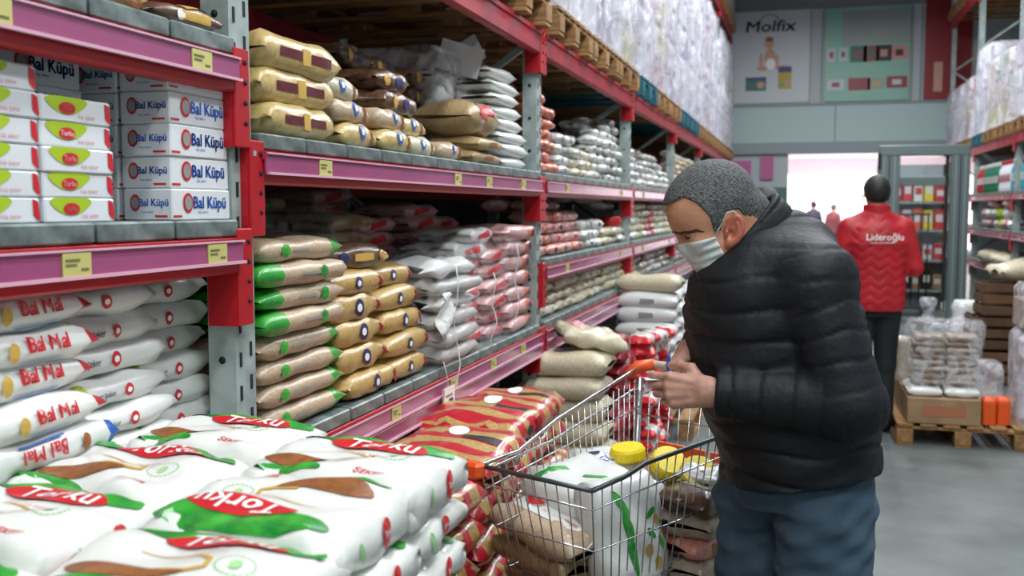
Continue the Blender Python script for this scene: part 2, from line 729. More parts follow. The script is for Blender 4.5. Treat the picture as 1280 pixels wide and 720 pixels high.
# end wall: upper panels, aqua band, grey header over a wide doorway
def wy(x, y): return pt(x, y, Y=YW)
zt, zm, zh, zd = wy(1000, 12)[2], wy(1000, 131)[2], wy(1000, 178)[2], wy(1000, 192)[2]
XD0, XD1 = wy(984, 260)[0], 2.9
up = MB(M['wall_paint'])
up.box((.8, YW + .1, (zt + 5.5) / 2), (7.2, .2, 5.5 - zt), M['ceiling_grey'])
up.box((.8, YW + .12, (zt + zm) / 2), (7.2, .2, zt - zm), M['wall_paint'])
up.box((.8, YW + .1, zm), (7.2, .24, .035), M['panel_grey'])
up.box((.8, YW + .11, (zm + zh) / 2), (7.2, .2, zm - zh), M['panel_aqua'])
up.box((.8, YW + .1, (zh + zd) / 2), (7.2, .3, zh - zd), M['panel_grey'])
struct('wall_far', up)
sd = MB(M['wall_paint'])
sd.box(((-2.8 + XD0) / 2, YW + .12, zd / 2), (XD0 + 2.8, .16, zd))
struct('wall_far_side', sd)
sd = MB(M['wall_paint'])
sd.box(((4.4 + XD1) / 2, YW + .12, zd / 2), (4.4 - XD1, .16, zd))
struct('wall_far_right', sd)
tr = MB(M['steel_frame'])
xj = wy(1044, 150)[0]
tr.box((xj, YW, (zm + zh) / 2), (.02, .03, zm - zh), M['panel_grey'])
for px in (884 + 27, 1013, 1028, 1140, 1152):
    tr.box((wy(px, 60)[0], YW, (zt + zm) / 2), (.025, .03, zt - zm - .04), M['panel_grey'])
struct('trim_1', tr)
# hall beyond the doorway
hl = MB(M['hall_pink'])
hl.box((-1.2, 29.3, 2.2), (.1, 21, 4.6))
hl.box((7.0, 29.3, 2.2), (.1, 21, 4.6))
struct('wall_hall', hl)
struct('ceiling_hall', MB(M['hall_pink']).box((2.9, 29.3, 4.55), (8.4, 21, .1)))
hb = MB(M['hall_pink'])
hb.box((2.9, 40, 3.7), (8.4, .2, 1.7))
for x in (-1, 4.9, 6.9):
    hb.box((x, 40, 1.5), (.4, .22, 3))
struct('wall_hall_end', hb)
fc_ = MB(M['hall_pink'])
fc_.box((1.2, 27, 3.05), (4.2, .3, .5))
struct('trim_2', fc_)
wd = MB(M['hall_glow']).box((2.9, 40.15, 1.45), (8.4, .04, 2.9))
struct('window_1', wd)

# ceiling lamps over the aisle
lamp = thing('ceiling_lamp', 'long fluorescent lamp hanging over the aisle', 'lamp', (LAMPS[0][0], LAMPS[0][1], 4.9), group='aisle lamps')
MB(M['white_plastic']).box((0, 0, .06), (.16, 2.4, .06), bev=.01).build('lamp_housing', lamp)
MB(M['tube_glow']).tube([(0, -1.15, .01), (0, 1.15, .01)], .018, 8).build('lamp_tube', lamp)
MB(M['galv']).beam((0, -.9, .09), (0, -.9, .6), .01, .01).beam((0, .9, .09), (0, .9, .6), .01, .01).build('hanger', lamp)
for i, (lx, ly) in enumerate(LAMPS[1:]):
    dup(lamp, (lx, ly, 4.9), label='long fluorescent lamp over the aisle, %s row, %s side' % (('first', 'second', 'third', 'fourth', 'fifth', 'sixth')[(i + 1) // 2], ('left', 'right')[(i + 1) % 2]))
hlamp = thing('hall_lamp', 'bright lamp on the hall ceiling', 'lamp', (1.2, 24, 4.46), group='hall ceiling lamps')
MB(M['tube_glow']).box((0, 0, 0), (1.4, .3, .05), bev=.01).build('lamp_panel', hlamp)
for k, (lx, ly) in enumerate(((1.2, 30), (3.6, 26), (3.9, 32), (3.4, 22))):
    dup(hlamp, (lx, ly, 4.46), label='bright lamp on the hall ceiling, %s of the far ones' % ('first', 'second', 'third', 'fourth')[k])

# ---------------------------------------------------------------- banners on the end wall
def wall_item(name, label, x0, x1, y0, y1, m, cat='poster', th=.02):
    """a flat printed sheet fixed to the end wall, corners read off the photograph"""
    a, b = wy(x0, (y0 + y1) / 2)[0], wy(x1, (y0 + y1) / 2)[0]
    xm = (x0 + x1) / 2
    c, d = wy(xm, y1)[2], wy(xm, y0)[2]
    t = thing(name, label, cat, ((a + b) / 2, YW - th / 2, c))
    W, H = b - a, d - c
    MB(M[m]).box((0, 0, H / 2), (W, th, H)).build('sheet', t)

    def fn(u, v, dep=.003):
        return lambda x, y: ((u - .5) * W + x, -th / 2 - dep, (1 - v) * H + y)
    return t, W, H, fn


def prect(mb, fn, w_, h_, m, skew=0):
    mb.add([fn(-w_ / 2, -h_ / 2), fn(w_ / 2, -h_ / 2), fn(w_ / 2 + skew, h_ / 2), fn(-w_ / 2 + skew, h_ / 2)], [(0, 1, 2, 3)], m)


mat('poster_white', '#c9ced3', .45)
mat('poster_green', '#74bda5', .4, c2='#8fb8a8', vscale=.9)
mat('poster_grey', '#93a19b', .4)
mat('skin_print', '#c99c88', .5)
mat('poster_yellow', '#b9a545', .5)
mat('poster_teal', '#48756c', .5)
mat('poster_purple', '#45427c', .5)
t, W, H, fn = wall_item('baby_care_banner', 'white banner with a baby picture and dark blue lettering on the far wall', 912, 1012, 14, 129, 'poster_white')
b = MB()
b.text('Molfix', W * .2, fn(.5, .17), M['print_navy'], bold=.02, shear=.12, sx=1.25)
b.tube([fn(.5, .1)(W * .11 * math.cos(a), .1 * math.sin(a)) for a in [PI * k / 8 for k in range(9)]], .008, 4, M['print_navy'])
b.build('lettering', t)
b = MB()
f = fn(.52, .5)
b.disc(.085, .1, fn(.5, .35, .004), M['skin_print'])
b.disc(.1, .17, fn(.51, .51, .0035), M['skin_print'])
b.disc(.085, .1, fn(.52, .575, .0045), M['print_white'])
for u_, v_, rx_, ry_, o_ in ((.4, .54, .035, .14, .003), (.6, .54, .03, .12, .0032), (.66, .615, .13, .04, .0038), (.42, .62, .11, .045, .0042)):
    b.disc(rx_, ry_, fn(u_, v_, o_), M['skin_print'])
b.disc(.07, .045, fn(.5, .305, .005), M['print_brown'])
b.build('baby_picture', t)
b = MB()
prect(b, fn(.34, .79), .36, .24, M['poster_teal'])
prect(b, fn(.34, .73, .005), .36, .05, M['poster_purple'])
b.disc(.07, .06, fn(.4, .8, .006), M['skin_print'])
b.build('pack_picture', t)
b = MB()
prect(b, fn(.7, .74), .23, .36, M['poster_yellow'])
prect(b, fn(.7, .64, .005), .23, .1, M['poster_purple'])
b.disc(.05, .06, fn(.73, .78, .006), M['skin_print'])
b.disc(.05, .04, fn(.66, .8, .006), M['print_green'])
b.build('pack_picture', t)
t, W, H, fn = wall_item('green_banner', 'pale green banner with rows of pack pictures on the far wall', 1031, 1137, 8, 126, 'poster_green')
b = MB()
prect(b, fn(.6, .22), W * .8, H * .36, M['poster_grey'])
b.build('grey_field', t)
for (u, v, ww, hh, c1, c2) in ((.08, .5, .1, .26, 'poster_white', 'print_red_dark'), (.22, .5, .1, .24, 'poster_white', 'poster_teal'), (.4, .5, .2, .32, 'poster_teal', 'print_red_dark'), (.55, .5, .18, .3, 'print_red_dark', 'poster_teal'), (.7, .5, .18, .3, 'print_black', 'skin_print'), (.88, .5, .2, .26, 'print_pink', 'print_black'),
                           (.14, .82, .2, .2, 'poster_white', 'print_red_dark'), (.42, .82, .26, .24, 'print_red_dark', 'print_red_dark'), (.62, .82, .2, .2, 'poster_grey', 'print_gold'), (.86, .81, .24, .22, 'print_red_dark', 'poster_white')):
    b = MB()
    prect(b, fn(u, v, .004), ww * W, hh * .9, M[c1])
    prect(b, fn(u, v, .007), ww * W * .45, hh * .4, M[c2])
    b.build('pack_picture', t)
t, W, H, fn = wall_item('red_banner', 'tall dark red banner at the right end of the far wall', 1156, 1215, -6, 124, 'print_red_dark')
b = MB()
prect(b, fn(.3, .78), .14, .5, M['skin_print'])
b.build('figure_picture', t)

mat('notice_pink', '#c56a9d', .6)
t, W, H, fn = wall_item('wide_pink_notice', 'wide pink notice on the wall left of the bright doorway', 903, 939, 201, 224, 'notice_pink', 'notice')
t, W, H, fn = wall_item('tall_pink_notice', 'upright pink notice nearest the bright doorway', 951, 967, 196, 224, 'notice_pink', 'notice')
cab = thing('wall_cabinet', 'dark green cabinet with a red mark under the pink notices', 'cabinet', (wy(948, 260)[0], YW - .22, 0))
MB(M['poster_teal']).box((0, 0, .95), (1.0, .36, 1.9), bev=.02).build('body', cab)
MB(M['print_red']).disc(.1, .14, lambda x, y: (.0 + x, -.186, 1.72 + y), M['print_red']).build('red_mark', cab)

# ---------------------------------------------------------------- steel racks
UPL = [-.67, 2.03, 4.73, 7.43, 10.13, 12.83, 15.53, 18.2]
UPR = [4.5, 7.2, 9.9, 12.6, 15.4, 18.1]
POST_W, POST_D = .085, .07
pm = MB(M['galv'])
pm.box((-POST_D / 2, 0, 2.7), (POST_D, POST_W, 5.4))
for k in range(68):
    z = .1 + k * .078
    for dy in (-.022, .022):
        pm.box((.0008, dy, z + (.02 if dy > 0 else 0)), (.002, .009, .034), M['hole'])
    if k % 2 == 0:
        pm.lathe([(.009, 0), (.009, .0012)], 8, (-POST_D * .5, -POST_W / 2, z), M['hole'], rot=Matrix.Rotation(PI / 2, 3, 'X'))
post_mesh = pm.mesh('post')
br = MB(M['galv'])
for k in range(7):
    z0 = .2 + k * .72
    br.beam((-.05, 0, z0 if k % 2 else z0 + .7), (-1.05, 0, z0 + .7 if k % 2 else z0), .03, .03)
brace_mesh = br.mesh('brace')


def upright(x, y, side, label, group, kmin=0):
    t = thing('rack_upright', label, 'rack upright', (x, y, 0), 0 if side < 0 else PI, group)
    obj('front_post', post_mesh, t)
    obj('rear_post', post_mesh, t, (-1.03, 0, 0))
    obj('brace', brace_mesh, t)
    MB(M['galv']).box((-.035, 0, .004), (.12, .13, .008)).build('foot_plate', t)
    return t


UL = ['leftmost grey perforated upright of the left rack', 'grey perforated upright beside the white sugar cartons', 'second grey perforated upright, left of the pale large sacks', 'third grey perforated upright from the front on the left rack', 'fourth grey upright, behind the man\'s head', 'far left grey upright, fifth along', 'far left grey upright, sixth along', 'last grey upright at the end of the left rack']
for y, l in zip(UPL, UL):
    upright(XF, y, -1, l, 'left rack uprights')
for y, l in zip(UPR[2:], ['grey upright of the right rack behind the frame edge', 'grey upright beside the purple bottle packs', 'grey upright at the far pallets of the right rack', 'last grey upright of the right rack']):
    upright(XR, y, 1, l, 'right rack uprights')


def conn_mesh(h):
    b = MB(M['red_paint'])
    b.box((.006, 0, -h / 2), (.012, .062, h), bev=.004)
    b.box((-.03, -.034, -h / 2), (.07, .006, h))
    n = int(h / .045)
    for k in range(n):
        b.lathe([(.006, 0), (.006, .003)], 6, (.012, .012, -.03 - k * .045), M['hole'], rot=Matrix.Rotation(PI / 2, 3, 'Y'))
    b.box((.012, -.014, -.03), (.003, .012, .012), M['galv'])
    return b.mesh('beam_connector')


CONN = conn_mesh(.22)


def shelf(y0, y1, z, label, rail='single', side=-1, planks=True, bh=.08, group=None, paint='red_paint', xf=None, depth=1.06, labels=(.18, .8)):
    """one shelf level: beams, steel planks, price rail with paper labels; z = top of the planks"""
    x = XF if side < 0 else XR
    t = thing('rack_shelf', label, 'shelf', (x, y0, z), 0, group)
    s = side
    L = y1 - y0
    bh = .125 if rail == 'double' else bh
    bz = -.04 if planks else 0
    a, e = .045, L - .045
    beam = MB(M[paint])
    beam.box((0, L / 2, bz - bh / 2), (.045, e - a, bh), bev=.006)
    beam.box((-s * .024, L / 2, bz - .012), (.01, e - a, .02))
    beam.build('front_beam', t)
    MB(M[paint]).box((s * depth, L / 2, bz - bh / 2), (.045, e - a, bh)).build('rear_beam', t)
    for yy, mx in ((.0, 1), (L, 1)):
        c = obj('beam_connector', CONN, t, (-s * .012, yy + (.03 if yy == 0 else -.03), bz + .02))
        c.rotation_euler = (0, 0, 0 if s < 0 else PI)
    if planks:
        n = 11
        w_ = (e - a) / n
        pl = MB(M['deck_steel'])
        pl.box((s * (depth / 2 - .02), 0, -.019), (depth, w_ - .01, .038), bev=.004)
        pm_ = pl.mesh('steel_plank')
        for k in range(n):
            obj('steel_plank', pm_, t, (0, a + w_ * (k + .5), 0))
    def railbox(zt_, h, nm='price_rail', lab=True):
        r = MB(M['rail_pink'])
        r.box((-s * .03, L / 2, zt_ - h / 2), (.006, e - a - .02, h))
        r.box((-s * .036, L / 2, zt_ - h + .003), (.012, e - a - .02, .006), M['rail_lip'])
        r.box((-s * .034, L / 2, zt_ - .002), (.008, e - a - .02, .004), M['rail_lip'])
        ro = r.build(nm, t)
        if lab:
            for q in labels:
                lb = MB(M['label_yellow'])
                yy = L * q
                xx = -s * .0355
                wd_ = .07
                lb.box((xx, yy, zt_ - h / 2), (.003, wd_, h * .78))
                for k, (dy, ww) in enumerate(((-.012, .035), (-.016, .027), (.018, .018))):
                    lb.box((xx - s * .002, yy + dy, zt_ - h * (.35 + .16 * k)), (.001, ww, .004), M['label_ink'])
                lb.build('price_label', ro)
    if rail:
        railbox(bz - .005, .052)
    if rail == 'double':
        railbox(bz - .062, .05, lab=False)
    return t


ZA, ZB, ZU, ZM, ZL = 1.915, 1.514, 1.715, 1.29, .975
g1 = 'shelves of the left rack'
shelf(UPL[0], UPL[1], ZA, 'upper shelf holding the white sugar cartons, pink price rail', group=g1, labels=(.1, .5, .72, .925))
shelf(UPL[0], UPL[1], ZB, 'shelf above the blue and red sugar bags, pink price rail', group=g1, labels=(.3, .53, .78, .94))
shelf(UPL[0], UPL[1], ZL, 'low shelf hidden behind the big white sack pile', rail='double', group=g1)
shelf(UPL[1], UPL[2], ZU, 'steel shelf under the yellow and cream bags, pink price rail', group=g1, labels=(.13, .52, .66, .85))
shelf(UPL[1], UPL[2], ZL, 'low steel shelf with two pink rails under the green ended bags', rail='double', group=g1, labels=(.1, .3, .5, .68, .85))
nm3 = ['third', 'fourth', 'fifth', 'sixth', 'seventh']
for i in range(2, 7):
    for z, w_, rl in ((ZU, 'upper', 'single'), (ZM, 'middle', 'single'), (ZL, 'low', 'double')):
        if i > 4 and w_ != 'upper':
            continue
        shelf(UPL[i], UPL[i + 1], z, '%s shelf in the %s bay of the left rack, pink price rail' % (w_, nm3[i - 2]), rail=rl, group=g1)
ZTOP = 2.385
for i in range(0, 7):
    shelf(UPL[i], UPL[i + 1], ZTOP, 'high red beam level carrying pallets, %s bay of the left rack' % (['first', 'second'] + nm3)[i], rail=None, planks=False, bh=.11, paint='red_worn', group='high beams of the left rack')
for i in range(3, 7):
    shelf(UPL[i], UPL[i + 1], 4.6, 'topmost red beam level, %s bay of the left rack' % (['first', 'second'] + nm3)[i], rail=None, planks=False, bh=.11, paint='red_worn', group='topmost beams of the left rack')
RN = ['nearest', 'second', 'third', 'fourth', 'fifth']
for i in range(1, 5):
    shelf(UPR[i], UPR[i + 1], ZTOP, 'high red beam level carrying pallets, %s bay of the right rack' % RN[i], rail=None, planks=False, bh=.11, paint='red_worn', side=1, group='high beams of the right rack')
    shelf(UPR[i], UPR[i + 1], 4.6, 'topmost red beam level, %s bay of the right rack' % RN[i], rail=None, planks=False, bh=.11, paint='red_worn', side=1, group='topmost beams of the right rack')
    for z, nn in ((1.74, 'upper'), (1.28, 'middle'), (.84, 'low')):
        shelf(UPR[i], UPR[i + 1], z, '%s steel shelf in the %s bay of the right rack' % (nn, RN[i]), side=1, bh=.07, group='shelves of the right rack')

# ---------------------------------------------------------------- pallets
board = MB(M['wood']).box((0, 0, 0), (1.16, .1, .02), bev=.003).mesh('board')
cross = MB(M['wood']).box((0, 0, 0), (.1, .8, .02), bev=.003).mesh('board')
block = MB(M['wood']).box((0, 0, 0), (.13, .1, .085), bev=.004).mesh('block')
teal = {}
for me, nm in ((board, 'b'), (cross, 'c'), (block, 'k')):
    c = me.copy()
    c.materials[0] = M['wood_teal']
    teal[nm] = c


def pallet(label, loc, rz=0, group=None, blue=False):
    t = thing('wooden_pallet' if not blue else 'blue_pallet', label, 'pallet', loc, rz, group)
    B_, C_, K_ = (teal['b'], teal['c'], teal['k']) if blue else (board, cross, block)
    for k in range(6):
        obj('board', B_, t, (0, -.35 + k * .14, .134))
    for x in (-.52, 0, .52):
        obj('board', C_, t, (x, 0, .114))
        for y in (-.35, 0, .35):
            obj('block', K_, t, (x, y, .0615))
    for y in (-.35, 0, .35):
        obj('board', B_, t, (0, y, .01))
    return t


pal0 = None


def place_pallet(label, loc, rz=0, group=None, blue=False):
    return pallet(label, loc, rz, group, blue)


def wavybox(w_, d_, h_, amp, seed, n=(12, 10, 18)):
    """crumpled wrap around a load"""
    rn = np.random.RandomState(seed)
    ks = rn.uniform(4, 17, (9, 3)) * rn.choice([-1, 1], (9, 3))
    ks[:, 2] *= .45
    ph = rn.uniform(0, 6.3, 9)
    vs, fs = [], []
    nu, nz = 44, n[2]
    for j in range(nz + 1):
        z = h_ * j / nz
        for k in range(nu):
            a = 2 * PI * k / nu
            c, s = math.cos(a), math.sin(a)
            q = (abs(c) ** 7 + abs(s) ** 7) ** (-1 / 7)
            x, y = c * q * w_ / 2, s * q * d_ / 2
            w = sum(math.sin(ks[i, 0] * x + ks[i, 1] * y + ks[i, 2] * z + ph[i]) for i in range(9)) / 4
            sc_ = 1 + amp * w / .5 - (0.12 * max(0, (j / nz - .9) * 10) ** 2)
            vs.append((x * sc_, y * sc_, z))
    for j in range(nz):
        for k in range(nu):
            a, b = j * nu + k, j * nu + (k + 1) % nu
            fs.append((a, b, b + nu, a + nu))
    vs.append((0, 0, h_ + .01))
    t = len(vs) - 1
    for k in range(nu):
        fs.append((nz * nu + k, nz * nu + (k + 1) % nu, t))
    return vs, fs


mat('bundle_white', '#c4c6cc', .5, rnd=.12)
mat('bundle_lilac', '#9a90ac', .5, rnd=.12)
mat('bundle_yellow', '#a8a244', .5, rnd=.12)
mat('bundle_pink', '#a97c86', .5, rnd=.15)
mat('bundle_green', '#71906c', .5, rnd=.15)
mat('bundle_tan', '#b39b80', .5, rnd=.15)
mat('bundle_purple', '#5c4d8c', .5, rnd=.15)
_bd = {}


def wrapped_load(label, loc, mats, seed, h=1.5, w_=1.12, d_=.8, group=None, cover='wrap_load'):
    t = thing('wrapped_load', label, 'wrapped goods', loc, 0, group)
    rn = random.Random(seed)
    nz = max(2, int(round(h / .3)))
    for k in range(nz):
        for i in range(2):
            for j in range(2):
                c = M[rn.choice(mats)]
                key = (c.name, round(w_, 2), round(d_, 2))
                if key not in _bd:
                    _bd[key] = MB(c).box((0, 0, 0), (w_ / 2 - .05, d_ / 2 - .03, .285), bev=.035).mesh('bundle')
                o = obj('bundle', _bd[key], t, ((i - .5) * (w_ / 2 - .02) + rn.uniform(-.01, .01), (j - .5) * (d_ / 2 - .01), .145 + .29 * k))
    vs, fs = wavybox(w_ + .03, d_ + .03, .29 * nz + .03, .016, seed)
    mb = MB(M[cover])
    mb.add(vs, fs, None, True)
    mb.build('plastic_wrap', t)
    return t


PAL = list(zip([2.03 + 2.22] + [b + o for b in UPL[2:7] for o in (.49, 1.35, 2.2)], ['wh', 'li', 'li', 'ye', 'wh', 'wy', 'wh', 'wh', 'wh', 'wh', 'pk', 'wh', 'wh', 'wh', 'wy', 'pk']))
CM = {'wh': ['bundle_white', 'bundle_white', 'bundle_lilac'], 'li': ['bundle_lilac', 'bundle_white'], 'ye': ['bundle_yellow', 'bundle_white'], 'wy': ['bundle_white', 'bundle_yellow', 'bundle_pink'], 'pk': ['bundle_white', 'bundle_pink', 'bundle_lilac'],
      'tn': ['bundle_tan', 'bundle_white'], 'rd': ['bundle_pink', 'bundle_tan', 'bundle_yellow'], 'pu': ['bundle_purple', 'bundle_lilac'], 'gr': ['bundle_yellow', 'bundle_green', 'bundle_tan']}
ORD = ['first', 'second', 'third', 'fourth', 'fifth', 'sixth', 'seventh', 'eighth', 'ninth', 'tenth', 'eleventh', 'twelfth', 'thirteenth', 'fourteenth', 'fifteenth', 'sixteenth']
for i, y in enumerate((-.18, .68, 1.53, 2.52, 3.38)):  # roof of pallets added over the nearest bays to shade the goods below
    place_pallet('wooden pallet added as roof to shade the nearest shelves, %s along' % ORD[i], (XF - .52, y, ZTOP), group='pallets added to shade the nearest shelves')
for i, (y, k) in enumerate(PAL):
    blue = i in (4, 7, 8)
    place_pallet('%s pallet under the %s wrapped load on the left rack' % ('blue' if blue else 'bare wooden', ORD[i]), (XF - .5, y, ZTOP), group='pallets on the left rack', blue=blue)
    wrapped_load('%s plastic wrapped load from the front, high on the left rack' % ORD[i], (XF - .5, y, ZTOP + .146), CM[k], i, group='wrapped loads on the left rack', h=(1.5, 1.8, 1.75, 1.8)[i % 4], w_=1.12, d_=.76)
for i, y in enumerate([b + o for b in UPL[4:7] for o in (.49, 1.35, 2.2)]):
    place_pallet('wooden pallet on the topmost beams of the left rack, %s along' % ORD[i], (XF - .5, y, 4.6), group='pallets on the topmost left beams')
    wrapped_load('wrapped tan load on the topmost beams of the left rack, %s along' % ORD[i], (XF - .5, y, 4.746), CM['tn'], 50 + i, h=.6, group='loads on the topmost left beams')
RP = list(zip([9.4] + [b + o for b in UPR[2:5] for o in (.49, 1.35, 2.2)], ['pu', 'pu', 'pu', 'li', 'gr', 'gr', 'wh', 'wy', 'wh', 'wh']))
for i, (y, k) in enumerate(RP):
    place_pallet('%s pallet on the high beams of the right rack, %s along' % ('blue' if i == 6 else 'wooden', ORD[i]), (XR + .5, y, ZTOP), group='pallets on the right rack', blue=i == 6)
    wrapped_load('%s wrapped load, %s along the right rack' % ({'pu': 'purple and lilac', 'li': 'lilac', 'gr': 'yellow green', 'wh': 'white', 'wy': 'white and yellow'}[k], ORD[i]), (XR + .5, y, ZTOP + .146), CM[k], 80 + i, h=(.6, .6, .6, .9, .9, .9, 1.2, .9, .8, .8)[i], group='wrapped loads on the right rack', w_=1.12, d_=.76)
for i, y in enumerate([12.12] + [b + o for b in UPR[3:5] for o in (.49, 1.35, 2.2)]):
    place_pallet('wooden pallet on the topmost beams of the right rack, %s along' % ORD[i], (XR + .5, y, 4.6), group='pallets on the topmost right beams')
    wrapped_load('tan wrapped load on the topmost beams of the right rack, %s along' % ORD[i], (XR + .5, y, 4.746), CM['tn'], 150 + i, h=.6, group='loads on the topmost right beams')

# ---------------------------------------------------------------- goods on the left rack
def item(name, me, label, cat, loc, rz=PI / 2, group=None, tilt=(0, 0)):
    o = obj(name, me, None, loc)
    o.rotation_euler = (tilt[0], tilt[1], rz)
    return tag(o, label, cat, group)


J = random.Random(11)


def stack(name, meshes, label, cat, x, y, z0, n, dz, group, rz=PI / 2, jx=.012, jy=.012, jr=.03, lean=(0, 0), skip=None, pos=None, tilt=(0, 0)):
    """n bags lying on each other; the label tells the level"""
    out = []
    for k in range(n):
        me = meshes[J.randrange(len(meshes))] if isinstance(meshes, list) else meshes
        lab = label
        if n > 1:
            if k == n - 1:
                lab = label.replace('#', 'topmost in its stack')
            elif k == 0:
                lab = label.replace('#', 'bottom of its stack')
            else:
                lab = label.replace('#', ('second', 'third', 'fourth', 'fifth', 'sixth', 'seventh', 'eighth', 'ninth', 'tenth', 'eleventh', 'twelfth', 'thirteenth', 'fourteenth', 'fifteenth')[k - 1] + ' from the bottom')
        else:
            lab = label.replace(', #', '').replace('#', '')
        out.append(item(name, me, lab, cat, (x + J.uniform(-jx, jx) + lean[0] * k, y + J.uniform(-jy, jy) + lean[1] * k, z0 + k * dz), rz + J.uniform(-jr, jr), group, (tilt[0] + J.uniform(-.025, .025), tilt[1] + J.uniform(-.025, .025))))
        out[-1].scale = (J.uniform(.95, 1.04), J.uniform(.96, 1.04), J.uniform(.96, 1.1))
    return out


# --- big white sugar sacks in the foreground: top prints in aisle coordinates (a to the right, b away)
def white_sack(seed, flip=False, nose=None):
    g_ = Bag(.268, .34, .09, seed, pe=5, k=.56, wr=.17, endw=.97)
    mb = MB(M['sack_white'])
    g_.body(mb, M['sack_white'], nS=26, nP=34)
    q = PI if flip else 0

    def top(a, b, rot=0, off=.0012):
        """print map on the upper face; a, b centre in metres"""
        ca, sa = math.cos(q), math.sin(q)
        a_, b_ = a * ca - b * sa, a * sa + b * ca
        f = g_.mapper(0, TOP, 0, off)
        cr_, sr = math.cos(rot + q), math.sin(rot + q)

        def fn(u, v):
            A = a_ + u * cr_ - v * sr
            Bc = b_ + u * sr + v * cr_
            return f(Bc, -A)
        return fn
    # green leaf band with the red lens on the far edge
    mb.disc(0, 0, top(.02, .088, off=.0022), M['print_green'], rings=8, n=26, shape=blob(0, (.14, -.0), (.1, .028), (0, .04), (-.1, .03), (-.15, 0), (-.1, -.02), (0, -.034), (.1, -.026), n=26))
    mb.disc(0, 0, top(.03, .063, off=.0034), M['print_red'], rings=6, n=22, shape=blob(0, (.088, 0), (.05, .02), (0, .026), (-.05, .02), (-.095, -.004), (-.05, -.02), (0, -.025), (.05, -.02), n=22))
    mb.text('Torku', .047, top(.03, .062, off=.0048), M['print_white'], bold=.012, shear=.25, sx=1.15)
    # brown grain field with the gold swoosh
    mb.disc(0, 0, top(-.052, -.06, off=.0022), M['print_brown'], rings=6, n=22, shape=blob(0, (.085, .012), (.04, .012), (0, .02), (-.05, .022), (-.085, .008), (-.05, -.016), (0, -.022), (.05, -.012), n=22))
    mb.disc(0, 0, top(-.075, -.098, off=.0016), M['print_green'], rings=4, n=20, shape=blob(0, (.07, -.008), (.03, .014), (-.03, .02), (-.07, .006), (-.05, -.014), (.02, -.018), n=20))
    pts = [(-.01, -.047), (.03, -.047), (.052, -.036), (.048, -.014), (.02, .006), (-.03, .016), (-.09, .02)]
    f = top(0, 0, off=.0018)
    sw = []
    for i in range(len(pts) - 1):
        (x0, y0), (x1, y1) = pts[i], pts[i + 1]
        for k in range(4):
            sw.append((x0 + (x1 - x0) * k / 4, y0 + (y1 - y0) * k / 4))
    vs, fs = [], []
    for i, (x, y) in enumerate(sw):
        x2, y2 = sw[min(i + 1, len(sw) - 1)]
        x1, y1 = sw[max(i - 1, 0)]
        l = math.hypot(x2 - x1, y2 - y1) + 1e-9
        nx_, ny_ = -(y2 - y1) / l, (x2 - x1) / l
        hw = .0042 * (1 - i / len(sw)) + .001
        vs += [f(x + nx_ * hw, y + ny_ * hw), f(x - nx_ * hw, y - ny_ * hw)]
    for i in range(len(sw) - 1):
        fs.append((2 * i, 2 * i + 1, 2 * i + 3, 2 * i + 2))
    mb.add(vs, fs, M['print_gold'])
    # faint green stamp and thin red words
    for k in range(20):
        a0, a1 = 2 * PI * k / 20, 2 * PI * (k + .7) / 20
        mb.add([top(.085, -.02)(r_ * math.cos(a) * 1.15, r_ * math.sin(a)) for a, r_ in ((a0, .021), (a1, .021), (a1, .0235), (a0, .0235))], [(0, 1, 2, 3)], M['print_lightgreen'])
    mb.disc(.008, .011, top(.085, -.02), M['print_lightgreen'])
    mb.text('ŞEKER', .019, top(.07, -.088), M['print_red'], bold=.01, shear=.2)
    mb.text('toz şeker', .013, top(.03, .018), M['print_pink'])
    # small badges on both long sides
    for t0, rot in ((PI, 0), (0, PI)):
        for s0, zz in ((.1, .004),):
            f = g_.mapper(s0, t0, rot, .0022)
            mb.disc(0, 0, lambda a, b: f(a, b + zz), M['print_red'], n=16, rings=2, shape=blob(0, (.019, 0), (.015, .015), (0, .019), (-.015, .015), (-.019, 0), (-.015, -.015), (0, -.019), (.015, -.015), n=16))
            mb.text('Torku', .0125, lambda a, b: g_.mapper(s0, t0, rot, .0034)(a, b + zz), M['print_white'], bold=.01)
    # faint green sprig
    f = g_.mapper(-.45, PI, .3, .0018)
    mb.disc(.006, .02, f, M['print_lightgreen'], rings=1, n=8)
    return mb.mesh('sugar_sack')


WS = [white_sack(s) for s in (1, 2, 3)]
WF = white_sack(4, flip=True)
SX1, SX2 = -.735, -1.075
# the pile stands on a short stack of pallets
for k in range(4):
    place_pallet('wooden pallet under the big white sack pile, %s of four' % ('lowest', 'second', 'third', 'uppermost')[k], (-.9, 1.22, .146 * k), PI / 2, 'pallets under the white sack pile')
ZP = .146 * 4
rows1 = [.79, 1.045, 1.3, 1.555]
rows2 = [.885, 1.145, 1.41, 1.69]
n1 = 7
for col, (xx, rows) in enumerate(((SX1, rows1), (SX2, rows2))):
    for i, yy in enumerate(rows):
        nl = n1 - (1 if False else 0)
        lab = 'white green-printed sugar sack, %s column, %s from near end, #' % (('aisle side', 'rack side')[col], ('first', 'second', 'third', 'fourth')[i])
        st = stack('sugar_sack', WS, lab, 'sack', xx, yy, ZP, nl, .0725, 'big white sugar sacks in the foreground pile', jx=.008, jy=.004, jr=.03)
        o = st[-1]
        if col == 0 and i == 2:
            o.data = WF
            o['label'] = 'white sugar sack whose green band and red lens lie upside down, top of the pile'

